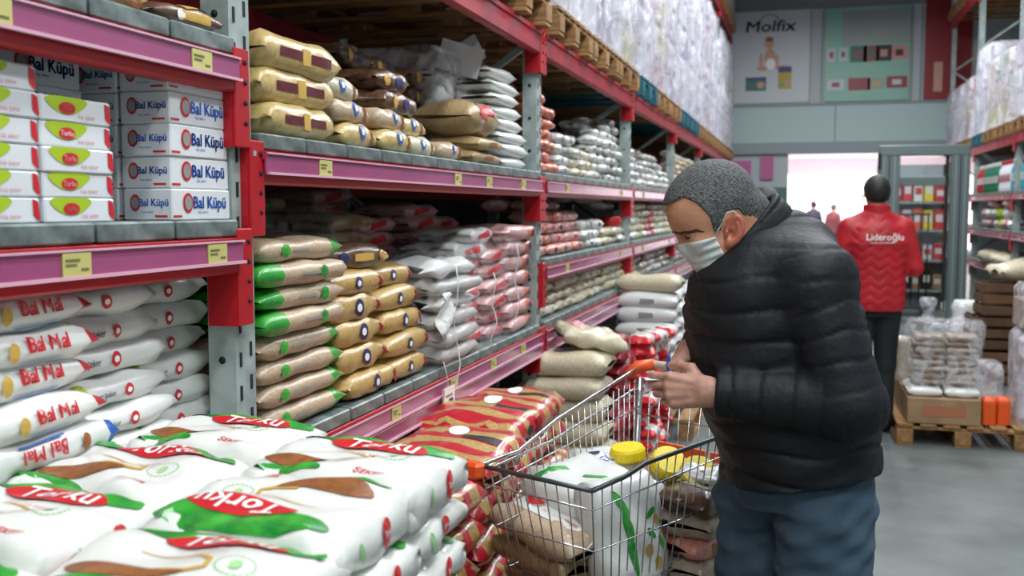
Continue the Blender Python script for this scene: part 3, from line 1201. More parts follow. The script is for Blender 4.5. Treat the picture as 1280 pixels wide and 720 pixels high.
# --- sugar bags with red lettering and blue ends, bay one
def printed(seed, L, W, H, m, prints, zone=None, pe=7, k=.6, wr=.12, nS=18, nP=20, endw=.95, droop=0):
    b_ = Bag(L, W, H, seed, pe=pe, k=k, wr=wr, endw=endw, droop=droop)
    mb = MB(M[m])
    b_.body(mb, M[m], zone=zone, nS=nS, nP=nP)
    for p in prints:
        kind, s0, t0, rot = p[:4]
        f = b_.mapper(s0, t0, rot, p[-1] if isinstance(p[-1], float) and kind == 'x' else .0016)
        if kind == 'txt':
            mb.text(p[4], p[5], b_.mapper(s0, t0, rot, .0022), M[p[6]], **(p[7] if len(p) > 7 else {}))
        elif kind == 'ell':
            mb.disc(p[4], p[5], f, M[p[6]], n=14, rings=2)
        elif kind == 'ell2':
            mb.disc(p[4], p[5], b_.mapper(s0, t0, rot, .0025), M[p[6]], n=12, rings=1)
        elif kind == 'rect':
            a, b = p[4] / 2, p[5] / 2
            sh = [(a, -b), (a, 0), (a, b), (a / 2, b), (0, b), (-a / 2, b), (-a, b), (-a, 0), (-a, -b), (-a / 2, -b), (0, -b), (a / 2, -b)]
            mb.disc(0, 0, f, M[p[6]], n=12, rings=3, shape=sh)
    return mb.mesh('bag')


Z = lambda lo, hi, m: (lambda s, t: M[m] if lo <= s <= hi else None)


def zone2(*zs):
    def f(s, t):
        for lo, hi, m in zs:
            if lo <= s <= hi:
                return M[m]
    return f


bal = [printed(20 + i, .38, .27, .068, 'white_plastic', [
    ('txt', .32, PI - .1, .0, 'Bal Mısal'[:3] + ' Mal', .036, 'print_red', dict(bold=.02)),
    ('rect', .3, PI + .5, 0, .11, .004, 'print_blue'),
    ('ell', -.12, PI, 0, .012, .016, 'print_gold'),
], zone=zone2((-.9, -.42, 'print_blue'), (.9, 1, 'print_red')) if i else zone2((-.62, -.42, 'print_blue'), (.9, 1, 'print_red'))) for i in range(3)]
balr = [printed(25 + i, .38, .27, .066, 'white_plastic', [
    ('txt', .05, PI - .05, PI, 'Bal Mal', .034, 'print_red', dict(bold=.02)),
    ('rect', .05, PI - .5, 0, .1, .004, 'print_blue'),
    ('ell', .55, PI, 0, .01, .016, 'print_brown'),
], zone=zone2((.86, 1, 'print_blue'), (-.75, -.6, 'print_red'))) for i in range(2)]
plainw = [printed(30 + i, .36, .26, .066, 'white_plastic', [
    ('ell', .1, PI, 0, .014, .014, 'print_red'), ('ell2', .1, PI, 0, .008, .006, 'print_white'), ('txt', -.35, PI, 0, 'toz şeker', .018, 'print_navy', dict(bold=.01)),
    ('ell', -.75, PI - .4, .5, .02, .02, 'print_lime'),
], zone=(zone2((-1, -.72, 'print_lime')) if i == 1 else None)) for i in range(3)]
yer = [printed(36, .36, .26, .066, 'white_plastic', [('ell', -.6, PI, 0, .012, .014, 'print_lightgreen'), ('txt', -.1, PI, 0, 'Toz Şeker', .02, 'print_navy', dict(bold=.01)), ('rect', .3, TOP + .6, .3, .03, .03, 'print_green')])]
X1 = XF - .125
G = 'white sugar bags stacked in the nearest bay'
stack('sugar_bag', balr, 'white sugar bag with upside down red lettering, #', 'bag', X1 + .02, 1.345, ZL, 3, .059, G, tilt=(0, 0))
stack('sugar_bag', bal, 'white sugar bag with blue end and red lettering, #', 'bag', X1 + .01, 1.345, ZL + .177, 4, .059, G, lean=(-.012, -.004))
stack('sugar_bag', yer, 'white sugar bag with small dark words, middle stack, #', 'bag', X1 - .03, 1.655, ZL, 2, .058, G)
stack('sugar_bag', plainw, 'white sugar bag with small red badge, middle stack, #', 'bag', X1 - .04, 1.65, ZL + .116, 5, .058, G, lean=(-.01, -.004), jr=.06)
stack('sugar_bag', plainw, 'white sugar bag recessed behind the grey upright, #', 'bag', X1 - .085, 1.885, ZL, 7, .058, G, lean=(-.006, 0), jr=.08)
stack('sugar_bag', bal, 'white sugar bag in the second row behind the blue ended ones, #', 'bag', X1 - .31, 1.36, ZL, 6, .059, G)
stack('sugar_bag', plainw, 'white rounded sugar bag at the left edge of the picture, #', 'bag', X1 + .02, .96, ZL, 5, .059, G)
stack('sugar_bag', plainw, 'white sugar bag before the left edge of the picture, #', 'bag', X1 + .02, .57, ZL, 4, .059, G)
MBt = MB(M['print_red'])
MBt.tube([(-1.21, 1.1, 1.09), (-1.195, 1.22, 1.09), (-1.19, 1.25, 1.03)], .006, 6)
tag(MBt.build('red_strap'), 'red strap hanging over the white sugar bags by the pile', 'strap')

# --- cartons on shelf B of bay one
def carton(name, L, W, H, face_fn, m='carton_white'):
    mb = MB(M[m])
    mb.box((0, 0, H / 2), (L, W, H), bev=.003)
    mb.box((0, 0, H + .0006), (L * .99, .002, .001), M['print_grey'])
    face_fn(mb, L, W, H)
    return mb.mesh(name)


def on_front(L, W, H, off=.0012):
    return lambda u, v: (lambda x, y: (u * L / 2 + x, -W / 2 - off, H / 2 + v * H / 2 + y))


def on_end(L, W, H, off=.0012):
    return lambda u, v: (lambda x, y: (-L / 2 - off, -(u * W / 2 + x), H / 2 + v * H / 2 + y))


def bal_face(mb, L, W, H):
    for f, k in ((on_front(L, W, H), 1), (on_end(L, W, H), .55)):
        mb.disc(.018 * k ** .6, .021 * k ** .3, f(-.5, .12), M['print_red'], n=16)
        mb.disc(.013 * k ** .6, .015 * k ** .3, lambda x, y, f=f: tuple(np.array(f(-.5, .12)(x, y)) + (np.array([0, -.0008, 0]) if k == 1 else np.array([-.0008, 0, 0]))), M['print_grey'], n=14)
        mb.text('Bal Küpü', .036 if k == 1 else .021, f(.25, .12), M['print_blue'], bold=.022, sx=.95)
        mb.text('küp şeker', .009 if k == 1 else .007, f(.0, -.45), M['print_blue'])
        mb.add([f(.55 if k < 1 else -.85, -.72)(x, y) for x, y in ((-.015, -.002), (.015, -.002), (.015, .002), (-.015, .002))], [(0, 1, 2, 3)], M['print_red'])


def torku_face(mb, L, W, H):
    f = on_front(L, W, H)
    f2 = on_front(L, W, H, .002)
    f3 = on_front(L, W, H, .0028)
    mb.disc(0, 0, f(-.3, .5), M['print_lime'], n=20, shape=blob(0, (.052, .003), (.042, .0105), (0, .0112), (-.042, .0105), (-.052, .003), (-.034, -.011), (-.01, -.019), (.017, -.0175), (.038, -.008), n=20))
    mb.disc(.021, .0105, f2(-.3, .12), M['print_red'], n=16)
    mb.text('Torku', .0135, f3(-.3, .12), M['print_white'], bold=.01)
    mb.add([f(.88, .0)(x, y) for x, y in ((-.007, -.008), (.005, -.018), (.008, -.015), (.005, .015), (-.008, .019))], [(0, 1, 2, 3, 4)], M['print_red'])
    mb.text('küp şeker', .011, f(.25, -.45), M['print_pink'])


BK = carton('sugar_cube_carton', .212, .118, .0655, bal_face)
TK = carton('sugar_cube_carton', .18, .1, .0435, torku_face)
GB = 'white cube sugar cartons with blue lettering'
for r_, xb in enumerate((XF - .064, XF - .19)):
    for k in range(5 if r_ == 0 else 6):
        item('sugar_carton', BK, 'white cube sugar carton with blue lettering, %s, %s' % (('bottom', 'second', 'third', 'fourth', 'fifth', 'top')[k] + ' layer', ('beside the upright', 'behind the front row')[r_]), 'box',
             (xb + J.uniform(-.004, .004), 1.874 + J.uniform(-.003, .003), ZB + k * .066), PI / 2 + J.uniform(-.012, .012), GB)
for c_, (xb, yb, n) in enumerate(((XF - .24, 1.62, 6), (XF - .24, 1.385, 6), (XF - .24, 1.15, 6), (XF - .38, 1.6, 6), (XF - .38, 1.82, 6), (XF - .38, 1.36, 6))):
    for k in range(n):
        item('sugar_carton', BK, 'white blue-lettered cube sugar carton in the shade, %s layer, %s column behind' % (('bottom', 'second', 'third', 'fourth', 'fifth', 'top')[k], ORD[c_]), 'box', (xb, yb + J.uniform(-.004, .004), ZB + k * .066), PI / 2 + J.uniform(-.015, .015), GB)
for c_, yb in enumerate((1.506, 1.32, 1.134, .948)):
    for k in range(5 if c_ == 0 else 6):
        item('sugar_carton', TK, 'small white carton with lime arc and red badge, %s layer, %s column' % (('bottom', 'second', 'third', 'fourth', 'fifth', 'top')[k], ('right hand', 'second', 'third', 'last')[c_]), 'box',
             (XF - .06 + J.uniform(-.003, .003), yb + J.uniform(-.002, .002), ZB + k * .044), PI / 2 + J.uniform(-.01, .01), 'lime and red cube sugar cartons')

# --- packs on shelf A above
pas = [printed(40 + i, .26, .2, .07, 'pasta_tan', [('rect', 0, PI, 0, .12, .04, 'print_brown'), ('rect', .1, TOP, .2, .1, .08, 'print_gold')], pe=4) for i in range(2)]
dk = printed(43, .22, .14, .05, 'brown_bag', [('rect', .1, PI, 0, .1, .02, 'print_gold'), ('rect', .3, TOP + .5, .1, .08, .03, 'print_gold'), ('ell', -.3, PI, 0, .015, .012, 'print_white')], pe=3)
ye = printed(44, .3, .2, .08, 'pasta_tan', [('rect', 0, PI, 0, .2, .06, 'print_gold')], pe=4)
item('golden_bag', ye, 'golden bag on the upper shelf above the sugar cartons', 'bag', (XF - .11, 1.45, ZA), group='bags above the sugar cartons')
item('tan_bag', pas[0], 'upright speckled bag on the upper shelf beside the golden bag', 'bag', (XF - .13, 1.67, ZA), PI / 2 + .3)
item('brown_pouch', dk, 'small brown and gold pouch on the upper shelf next to the upright', 'pouch', (XF - .075, 1.865, ZA), PI / 2 - .1)
for i, y in enumerate((.5, .8, 1.12)):
    item('golden_bag', ye, '%s golden bag along the upper shelf of the nearest bay' % ORD[i], 'bag', (XF - .12, y, ZA), group='bags above the sugar cartons')

# --- bay two, upper shelf (yellow and cream bags)
yb = [printed(50 + i, .37, .25, .092, 'yellow_bag', [
    ('rect', -.42, PI, 0, .1, .022, 'maroon'), ('rect', .38, PI, 0, .1, .022, 'maroon'), ('rect', -.02, PI, 0, .04, .04, 'print_gold')], pe=10, k=.42, wr=.1, nS=22, nP=26, endw=.95) for i in range(2)]
cb = [printed(53 + i, .24, .2, .072, 'bulgur_light' if i == 2 else 'yellow_bag' if i == 1 else 'cream_bag', [('ell', -.1 + .1 * i, PI - .1, 0, .02, .02, 'print_blue'), ('ell2', -.1 + .1 * i, PI - .1, 0, .011, .009, 'print_white'), ('rect', .7, PI, 0, .02, .05, 'print_brown')], pe=5, k=.55) for i in range(3)]
nb = [printed(57 + i, .27, .2, .078, 'brown_bag', [('ell', .2, PI, 0, .028, .018, 'print_navy'), ('ell', -.5, PI, 0, .02, .02, 'print_gold')], pe=5) for i in range(2)]
YU = 2.13
G = 'yellow bags with maroon bars'
stack('yellow_bag', yb, 'big yellow bag with maroon bars, near upright, #', 'bag', XF - .135, 2.36, ZU, 3, .083, G, lean=(0, .012), jr=.05)
stack('cream_bag', cb, 'cream bag with round blue badge next to the yellow bags, #', 'bag', XF - .12, 2.72, ZU, 2, .067, 'cream and tan bags with blue badges', lean=(-.01, -.01))
stack('white_bag', cb[0], 'glossy cream bag behind the top yellow one', 'bag', XF - .15, 2.68, ZU + .135, 1, .083, 'cream and tan bags with blue badges')
stack('cream_bag', cb, 'cream bag with round blue badge in the second stack, #', 'bag', XF - .12, 2.99, ZU, 2, .067, 'cream and tan bags with blue badges', lean=(-.02, 0))
stack('cream_bag', cb, 'cream bag with round blue badge in the third stack, #', 'bag', XF - .12, 3.27, ZU, 2, .067, 'cream and tan bags with blue badges', lean=(-.03, -.02))
stack('brown_bag', nb, 'dark brown bag with blue oval above the cream bags, #', 'bag', XF - .17, 3.16, ZU + .137, 2, .075, 'dark brown bags on the upper shelf', lean=(-.02, 0))
stack('cream_bag', cb, 'pale bag standing in the fourth low stack, #', 'bag', XF - .12, 3.54, ZU, 1, .083, 'cream and tan bags with blue badges')
for i, (y, n, x) in enumerate(((2.4, 4, .45), (2.8, 3, .45), (3.3, 5, .4), (3.62, 5, .42), (3.95, 5, .4), (3.5, 6, .75), (3.9, 6, .75), (3.0, 3, .72))):
    stack('brown_bag', nb, 'dark brown bag at the back of upper shelf, %s stack, #' % ORD[i], 'bag', XF - x, y, ZU, n, .08, 'dark brown bags in the back of the upper shelf', jr=.06)
lay = printed(61, .4, .28, .055, 'white_plastic', [], pe=5, wr=.15)
bb = printed(62, .34, .26, .06, 'bulgur', [('rect', 0, PI, 0, .1, .02, 'print_brown')], pe=7, wr=.14)
stack('white_bag', lay, 'white unprinted bag beside the second upright, #', 'bag', XF - .15, 4.42, ZU, 8, .056, 'white bags beside the second upright', lean=(-.006, -.01), jr=.05)
stack('white_bag', lay, 'white unprinted bag behind the bulging beige bag, #', 'bag', XF - .36, 4.15, ZU, 7, .058, 'white bags beside the second upright', lean=(0, 0), jr=.05)
stack('beige_bag', bb, 'flat beige bag under the bulging one, #', 'bag', XF - .14, 3.98, ZU, 2, .058, 'beige bags on the upper shelf', jr=.05)
big = printed(63, .4, .3, .15, 'bulgur', [('rect', 0, PI - .5, -.1, .2, .05, 'print_red'), ('rect', -.3, PI - .1, 0, .1, .03, 'print_red')], pe=3, k=.8, wr=.08)
item('beige_sack', big, 'bulging beige sack with red lettering band on the upper shelf', 'sack', (XF - .17, 3.98, ZU + .116))
sh = MB(M['wrap'])
vs, fs = wavybox(.5, .6, .5, .05, 5, (10, 10, 12))
sh.add(vs, fs, None, True)
tag(sh.build('plastic_cover', None, (XF - .42, 4.2, ZU + .0)), 'torn clear plastic cover over the white bags on the upper shelf', 'plastic cover')
for dx, dy, dz, w_, h_, a_, l in ((0, 0, 0, .2, .13, .3, 'torn white card sticking up from the plastic on the upper shelf'), (-.02, .12, .03, .17, .12, -.5, 'second torn white card tilted the other way on the upper shelf')):
    cs = MB(M['carton_white'])
    cs.box((0, 0, 0), (w_, .003, h_), rot=Matrix.Rotation(a_, 3, 'Y'))
    tag(cs.build('torn_card', None, (XF - .2 + dx, 4.14 + dy, ZU + .47 + dz)), l, 'card')

# --- bay two, low shelf
gr = [printed(70 + i, .45, .28, .068, 'bulgur_light', [
    ('ell', [-.55, .35, .4][i % 3], PI, 0, .022, .016, 'print_green'), ('rect', [-.15, .05, .0][i % 3], PI, 0, .09, .007, 'print_grey'),
    ('ell', 0, TOP, 0, .05, .06, 'print_lightgreen')], zone=(zone2((.66, .97, 'print_green')) if i in (0, 3) else zone2((-1, -.5, 'print_green'))), pe=6, wr=.14) for i in range(4)]
yl = [printed(75 + i, .33, .27, .085, 'lentil_yellow', [
    ('ell', 0, PI, 0, .024, .022, 'print_navy'), ('ell2', 0, PI, 0, .013, .01, 'print_white'), ('rect', .88, PI, 0, .02, .04, 'print_red_dark')], pe=7, wr=.14) for i in range(3)]
G1, G2 = 'green ended beige bags', 'yellow lentil bags with blue badges'
order = [gr[0], gr[0], gr[3], gr[0], gr[1], gr[2], gr[1], gr[3]]
for k, me in enumerate(order):
    item('grain_bag', me, 'green ended beige bag beside the near upright, %s' % (('bottom of the stack', 'second from the bottom', 'third from the bottom', 'fourth from the bottom', 'fifth from the bottom', 'sixth from the bottom', 'seventh from the bottom', 'topmost, slumping over')[k]), 'bag',
         (XF - .14 + J.uniform(-.012, .012), 2.335 + J.uniform(-.015, .015) + (.0 if k < 7 else .03), ZL + k * .0605), PI / 2 + J.uniform(-.03, .03), G1, (0, (0, -.0)[k < 7]))
stack('lentil_bag', yl, 'lentil bag with blue badge next to green ended bags, #', 'bag', XF - .13, 2.74, ZL, 5, .075, G2, lean=(-.004, -.012), jr=.05)
stack('lentil_bag', yl, 'yellow lentil bag with round blue badge in the second stack, #', 'bag', XF - .13, 3.05, ZL, 5, .075, G2, lean=(-.012, -.006), jr=.05)
dbl = printed(79, .4, .27, .085, 'brown_bag', [('ell', -.5, PI, 0, .028, .02, 'print_navy'), ('rect', .1, PI, 0, .12, .02, 'print_gold'), ('rect', .75, PI, .5, .05, .05, 'pasta_tan')], pe=4)
item('lentil_bag', dbl, 'dark gold bag with black oval lying on top of the lentil bags', 'bag', (XF - .17, 2.76, ZL + .375), PI / 2 - .08)
for i, (y, n, x, z) in enumerate(((2.5, 8, .5, 0), (2.95, 8, .48, 0), (3.2, 10, .78, 0), (2.75, 10, .8, 0), (3.42, 9, .5, 0))):
    stack('grain_bag', [gr[1], bb] if i != 4 else bb, 'beige bag behind the lentil bags, %s stack, #' % ORD[i], 'bag', XF - x, y, ZL, n, .06, 'beige bags in the back of the low shelf', jr=.05)
wp = [printed(80 + i, .42, .3, .064, 'sack_grey' if i == 2 else 'white_plastic', [], pe=7, wr=.2, k=.7) for i in range(3)]
stack('white_bag', wp, 'greyish white bag in the plastic covered stack, #', 'bag', XF - .12, 3.5, ZL, 6, .062, 'greyish white bags in a plastic cover', jr=.08, jx=.02)
pk = [printed(84 + i, .36, .27, .062, 'pink_bag' if i else 'white_plastic', [('rect', -.1, PI, .1, .16, .024, 'print_red'), ('rect', 0, TOP, 0, .2, .1, 'print_pink')], pe=6, wr=.16) for i in range(3)]
stack('pink_bag', pk, 'pink and white bag with red lettering band, #', 'bag', XF - .2, 3.9, ZL, 7, .06, 'pink and white bags on the low shelf', jr=.1, jx=.02)
op = [printed(88 + i, .4, .27, .075, 'pink_bag', [('ell', .62, PI, 0, .018, .016, 'print_navy')], zone=zone2((.3, 1, 'orange_bag')), pe=6, wr=.16) for i in range(3)]
stack('pink_bag', op, 'pale pink bag with orange end beside the second upright, #', 'bag', XF - .13, 4.4, ZL, 7, .069, 'pink bags with orange ends', jr=.06, jx=.015)
stack('pink_bag', pk[1], 'pink bag behind the orange ended ones, #', 'bag', XF - .16, 4.13, ZL, 6, .066, 'pink and white bags on the low shelf', jr=.06)
item('pink_bag', pk[0], 'white bag with red lettering, highest of the pink group', 'bag', (XF - .17, 3.97, ZL + .42), PI / 2 + .06)
for i, (y, n, x) in enumerate(((3.7, 9, .52), (4.1, 10, .48), (4.45, 9, .5), (3.85, 11, .8))):
    stack('pink_bag', pk[1:], 'dull pink bag at the back, %s stack, #' % ORD[i], 'bag', XF - x, y, ZL, n, .058, 'pink bags in the back of the low shelf', jr=.06)


def cover(name, label, loc, w_, d_, h_, seed, m, amp=.04):
    c = MB(M[m])
    vs, fs = wavybox(w_, d_, h_, amp, seed, (10, 10, 14))
    c.add(vs, fs, None, True)
    return tag(c.build(name, None, loc), label, 'plastic cover')


cover('plastic_cover', 'clear plastic cover over the greyish white bags on the low shelf', (XF - .14, 3.5, ZL), .34, .5, .4, 3, 'wrap_thin')
cover('plastic_cover', 'clear plastic cover over the pink bags on the low shelf', (XF - .17, 4.1, ZL), .36, .8, .44, 8, 'wrap_thin')
cover('plastic_cover', 'dusty plastic sheet over the dark stacks at the back of the low shelf', (XF - .62, 3.0, ZL), .6, .9, .56, 9, 'wrap_thin')
# torn strips and strings
sg = MB(M['white_plastic'])
for (y, z0, z1) in ((3.38, 1.33, .8), (3.84, 1.28, .98), (4.18, 1.38, 1.0)):
    pts = [(XF + .045 + .012 * math.sin(k * 1.3), y + .01 * math.sin(k * .9 + y), z0 + (z1 - z0) * k / 9) for k in range(10)]
    sg = MB(M['white_plastic'])
    sg.tube(pts, .0022, 5)
    tag(sg.build('string'), 'thin white string hanging in front of the %s bags' % ('greyish white' if y < 3.6 else 'pink' if y < 4 else 'orange ended'), 'string')
rag = MB(M['white_plastic'])
vs, fs = [], []
for j in range(8):
    for k in range(5):
        vs.append((XF + .03 + .02 * math.sin(j * 1.1 + k), 3.27 + k * .028 - j * .006, 1.24 - j * .022 + .006 * math.sin(k * 2)))
for j in range(7):
    for k in range(4):
        a = j * 5 + k
        fs.append((a, a + 1, a + 6, a + 5))
rag.add(vs, fs, None, True)
o = rag.build('plastic_scrap')
o.modifiers.new('thickness', 'SOLIDIFY').thickness = .002
tag(o, 'torn scrap of white plastic hanging from the greyish white bags', 'plastic scrap')

# --- red and gold sacks on the floor under bay two
rg = []
for i in range(3):
    def zz(s, t, i=i):
        q = (math.floor((s + 1.05) * 4.2 + .3 * math.cos(t))) % 2
        return M['pasta_red'] if q == (i % 2) or abs(s) > .93 else None
    rg.append(printed(90 + i, .44, .38, .115, 'pasta_tan', [('rect', .05, TOP + .35, PI / 2, .12, .045, 'print_black'), ('rect', .05, PI, 0, .05, .05, 'print_red_dark'), ('ell', .3, TOP, 0, .05, .03, 'print_white'), ('ell', -.35, PI, 0, .03, .02, 'print_black')], zone=zz, pe=4, wr=.13, nS=30, nP=24, k=.7))
G = 'red and gold striped sacks on the floor'
place_pallet('wooden pallet under the red and gold sacks, near half', (-1.06, 2.5, 0), PI / 2, 'pallets under the striped sacks')
place_pallet('wooden pallet under the red and gold sacks, far half', (-1.06, 3.72, 0), PI / 2, 'pallets under the striped sacks')
stack('striped_sack', rg, 'red and gold striped sack behind the white sack pile, #', 'sack', -1.02, 2.36, .146, 6, .112, G, jx=.02, jr=.05)
stack('striped_sack', rg, 'red and gold striped sack left of the cart corner, #', 'sack', -1.01, 2.79, .146, 6, .118, G, jx=.02, jr=.05)
stack('striped_sack', rg, 'red and gold striped sack seen above the cart rail, #', 'sack', -1.03, 3.24, .146, 6, .12, G, jx=.02, jr=.06)
stack('striped_sack', rg, 'red and gold striped sack nearest the second upright, #', 'sack', -1.05, 3.69, .146, 6, .112, G, jx=.03, jr=.06)
for i, (y, n) in enumerate(((2.4, 6), (2.9, 6), (3.4, 6), (3.85, 5))):
    stack('striped_sack', rg, 'red and gold sack under the low shelf, %s stack, #' % ORD[i], 'sack', -1.68, y, 0, n, .112, 'striped sacks under the low shelf', jr=.05)

# hanging price tag
tg = thing('price_tag', 'folded white paper price tag with orange edge hanging from the low shelf', 'price tag', (XF + .05, 3.28, .91))
b = MB(M['print_white'])
b.box((0, 0, -.045), (.002, .12, .09))
b.box((.03, .02, -.105), (.002, .13, .07), rot=Matrix.Rotation(-1.0, 3, 'Y'))
b.build('paper', tg)
b = MB(M['orange_bag'])
b.box((.0016, -.055, -.045), (.002, .008, .09))
b.box((.0016, 0, -.088), (.002, .12, .006))
b.build('orange_edge', tg)
b = MB(M['print_grey'])
b.box((.0016, .0, -.03), (.002, .07, .008))
b.box((.0016, .02, -.05), (.002, .04, .014), M['print_navy'])
b.build('print', tg)
MB(M['white_plastic']).tube([(0, 0, 0), (-.01, .005, .05), (-.02, 0, .09)], .0015, 5).build('string', tg)

# --- small packs piled in the further bays
def small(seed, m, L=.2, W=.13, H=.058, badge=None, zone=None):
    pr = [('ell', 0, PI, 0, .02, .015, badge)] if badge else []
    pr += [('ell', 0, TOP, 0, .03, .03, badge)] if badge else []
    return printed(seed, L, W, H, m, pr, zone=zone, pe=4, wr=.16, nS=10, nP=12, k=.75)


SP = {
    'orange': [small(100, 'orange_bag', badge='print_red_dark'), small(101, 'orange_bag')],
    'salmon': [small(102, 'salmon_bag', badge='print_navy'), small(103, 'pink_bag', badge='print_red')],
    'pinkw': [small(104, 'pink_bag', badge='print_red', zone=zone2((.5, 1, 'print_red'))), small(105, 'salmon_bag', badge='print_navy')],
    'white': [small(106, 'white_plastic', badge='print_grey'), small(107, 'white_plastic', badge='print_navy'), small(108, 'sack_grey', badge='print_grey')],
    'cream': [small(109, 'cream_bag', badge='print_grey'), small(110, 'cream_bag'), small(111, 'white_plastic', badge='print_gold')],
    'brown': [small(112, 'brown_bag', .26, .2, .07), small(113, 'brown_bag', .26, .2, .07, badge='print_gold')],
    'stone': [small(114, 'stone_bag', badge='print_grey'), small(115, 'white_plastic', badge='print_brown')],
    'green': [small(116, 'cream_bag', badge='print_lime'), small(117, 'white_plastic', badge='print_green')],
    'yellow': [small(118, 'yellow_bag', .2, .12, .06, badge='print_brown'), small(119, 'white_plastic', badge='print_gold')],
}
CN = {'orange': 'orange', 'salmon': 'salmon pink', 'pinkw': 'pink and white', 'white': 'white', 'cream': 'cream', 'brown': 'dark brown', 'stone': 'stone grey', 'green': 'cream and green', 'yellow': 'yellow and white'}


def pile(y0, y1, z0, segs, where, rows=2, x=None, step=.21, side=-1, far=None):
    """segs: (fraction where the segment ends, kind, layers at start, layers at end)"""
    xx = (XF - .085) if x is None else x
    y = y0 + .15
    ci = -1
    L = y1 - y0 - .2
    if far is not None:
        pass
    while y < y1 - .08:
        q = (y - y0 - .1) / L
        ci += 1
        p = 0
        for (e, kind, n0, n1_) in segs:
            if q <= e or e >= .999:
                t = (q - p) / (e - p)
                n = int(round(n0 + (n1_ - n0) * min(1, max(0, t)) + J.uniform(-.4, .4)))
                break
            p = e
        dz = .058 if kind != 'brown' else .066
        for r_ in range(rows):
            m_ = n + (r_ if J.random() < .6 else 0)
            for k in range(max(1, m_)):
                if r_ > 0 and k < m_ - 1:
                    continue
                me = SP[kind][J.randrange(len(SP[kind]))]
                lc = (xx + side * (r_ * .135) + J.uniform(-.018, .018) + side * .006 * k, y + J.uniform(-.02, .02), z0 + k * dz)
                rz = PI / 2 + J.uniform(-.16, .16)
                if far is not None:
                    M4 = Matrix.Translation(lc) @ Matrix.Rotation(rz, 4, 'Z')
                    far.setdefault('l', []).append((me, M4))
                    continue
                part = 'near' if q < .34 else 'middle' if q < .67 else 'far'
                item({'cream': 'cream_pack', 'green': 'cream_pack', 'salmon': 'pink_pack', 'pinkw': 'pink_pack', 'orange': 'pink_pack', 'brown': 'brown_pack', 'stone': 'grey_pack'}.get(kind, 'white_pack'), me,
                     '%s pack, %s layer, %s%s column, %s' % (CN[kind], ORD[k], 'rear of ' if r_ else '', ORD[ci], where), 'pack', lc, rz, None,)['group'] = '%s packs on the %s' % (CN[kind], where)
        y += step + J.uniform(-.008, .008) + (.06 if kind == 'brown' else 0)


def join_far(name, L, label):
    """packs too small and too many to pick apart: one object"""
    bm = bmesh.new()
    ml = []
    for me, M4 in L:
        nv = len(bm.verts)
        nf = len(bm.faces)
        bm.from_mesh(me)
        bm.verts.ensure_lookup_table()
        bm.faces.ensure_lookup_table()
        for v in bm.verts[nv:]:
            v.co = M4 @ v.co
        mp = []
        for m_ in me.materials:
            if m_ not in ml:
                ml.append(m_)
            mp.append(ml.index(m_))
        for f in bm.faces[nf:]:
            f.material_index = mp[f.material_index]
    me = bpy.data.meshes.new(name)
    bm.to_mesh(me)
    bm.free()
    for m_ in ml:
        me.materials.append(m_)
    return tag(obj(name, me), label, 'packs', kind='stuff')


B3, B4, B5, B6, B7 = [(UPL[i] + .04, UPL[i + 1] - .04) for i in range(2, 7)]
pile(*B3, ZU, [(.16, 'orange', 7, 6), (.34, 'white', 5, 3), (.55, 'cream', 3, 3), (1, 'white', 4, 8)], 'third bay upper shelf')
pile(*B3, ZU, [(1, 'brown', 5, 7)], 'third bay upper shelf, at the back', rows=1, x=XF - .5, step=.27)
pile(*B3, ZM, [(.4, 'salmon', 5, 4), (.7, 'white', 3, 3), (1, 'cream', 2, 2)], 'third bay middle shelf')
pile(*B3, ZL, [(.3, 'cream', 3, 4), (.8, 'cream', 4, 5), (1, 'green', 3, 4)], 'third bay low shelf')
pile(*B4, ZU, [(.3, 'white', 6, 3), (.6, 'white', 3, 6), (1, 'white', 5, 3)], 'fourth bay upper shelf')
pile(*B4, ZU, [(1, 'brown', 6, 6)], 'fourth bay upper shelf, at the back', rows=1, x=XF - .5, step=.27)
pile(*B4, ZM, [(.4, 'green', 4, 5), (.6, 'pinkw', 5, 4), (1, 'green', 5, 5)], 'fourth bay middle shelf')
pile(*B4, ZL, [(.3, 'stone', 3, 4), (1, 'stone', 4, 5)], 'fourth bay low shelf')
FAR = {}
pile(*B5, ZU, [(1, 'yellow', 7, 7)], '', rows=1, far=FAR)
pile(*B5, ZM, [(1, 'green', 5, 5)], '', rows=1, far=FAR)
pile(*B5, ZL, [(1, 'stone', 4, 4)], '', rows=1, far=FAR)
pile(*B6, ZU, [(1, 'yellow', 7, 6)], '', rows=1, far=FAR)
join_far('far_packs', FAR['l'], 'rows of small packs filling the far shelves of the left rack behind the man\'s head')
tub = MB(M['print_red'])
tub.lathe([(.075, 0), (.085, .01), (.085, .06), (.075, .07)], 16, (0, 0, 0))
tag(tub.build('red_lidded_tub', None, (XF - .1, 7.15, ZM + .12)), 'round red lid standing on the white packs of the middle shelf', 'tub')

# --- large pale sacks on the floor before bay three, and stacks beyond
ls = [printed(120 + i, .46, .3, .125, 'cream_bag', [('rect', 0, TOP, 0, .14, .08, 'print_navy'), ('rect', .25, TOP, 0, .06, .08, 'print_brown')], pe=4, k=.7, wr=.1, nS=20, nP=20) for i in range(2)]
place_pallet('wooden pallet under the large pale sacks', (-1.1, 5.0, 0), PI / 2, 'pallets under the pale sacks')
stack('pale_sack', ls, 'large pale sack stacked in front of the second upright, #', 'sack', -1.1, 4.82, .146, 6, .112, 'large pale sacks', rz=0, jx=.012, jr=.04)
tp = printed(127, .34, .26, .1, 'cream_bag', [('ell', -.5, TOP, 0, .04, .03, 'print_pink')], pe=4, k=.75, wr=.18)
item('pale_sack', tp, 'pale bag tipped askew on top of the large sacks', 'bag', (-1.02, 4.93, .146 + .69), .5, None, (.1, .22))
dp = small(124, 'print_red_dark', .3, .2, .08, badge='print_pink')
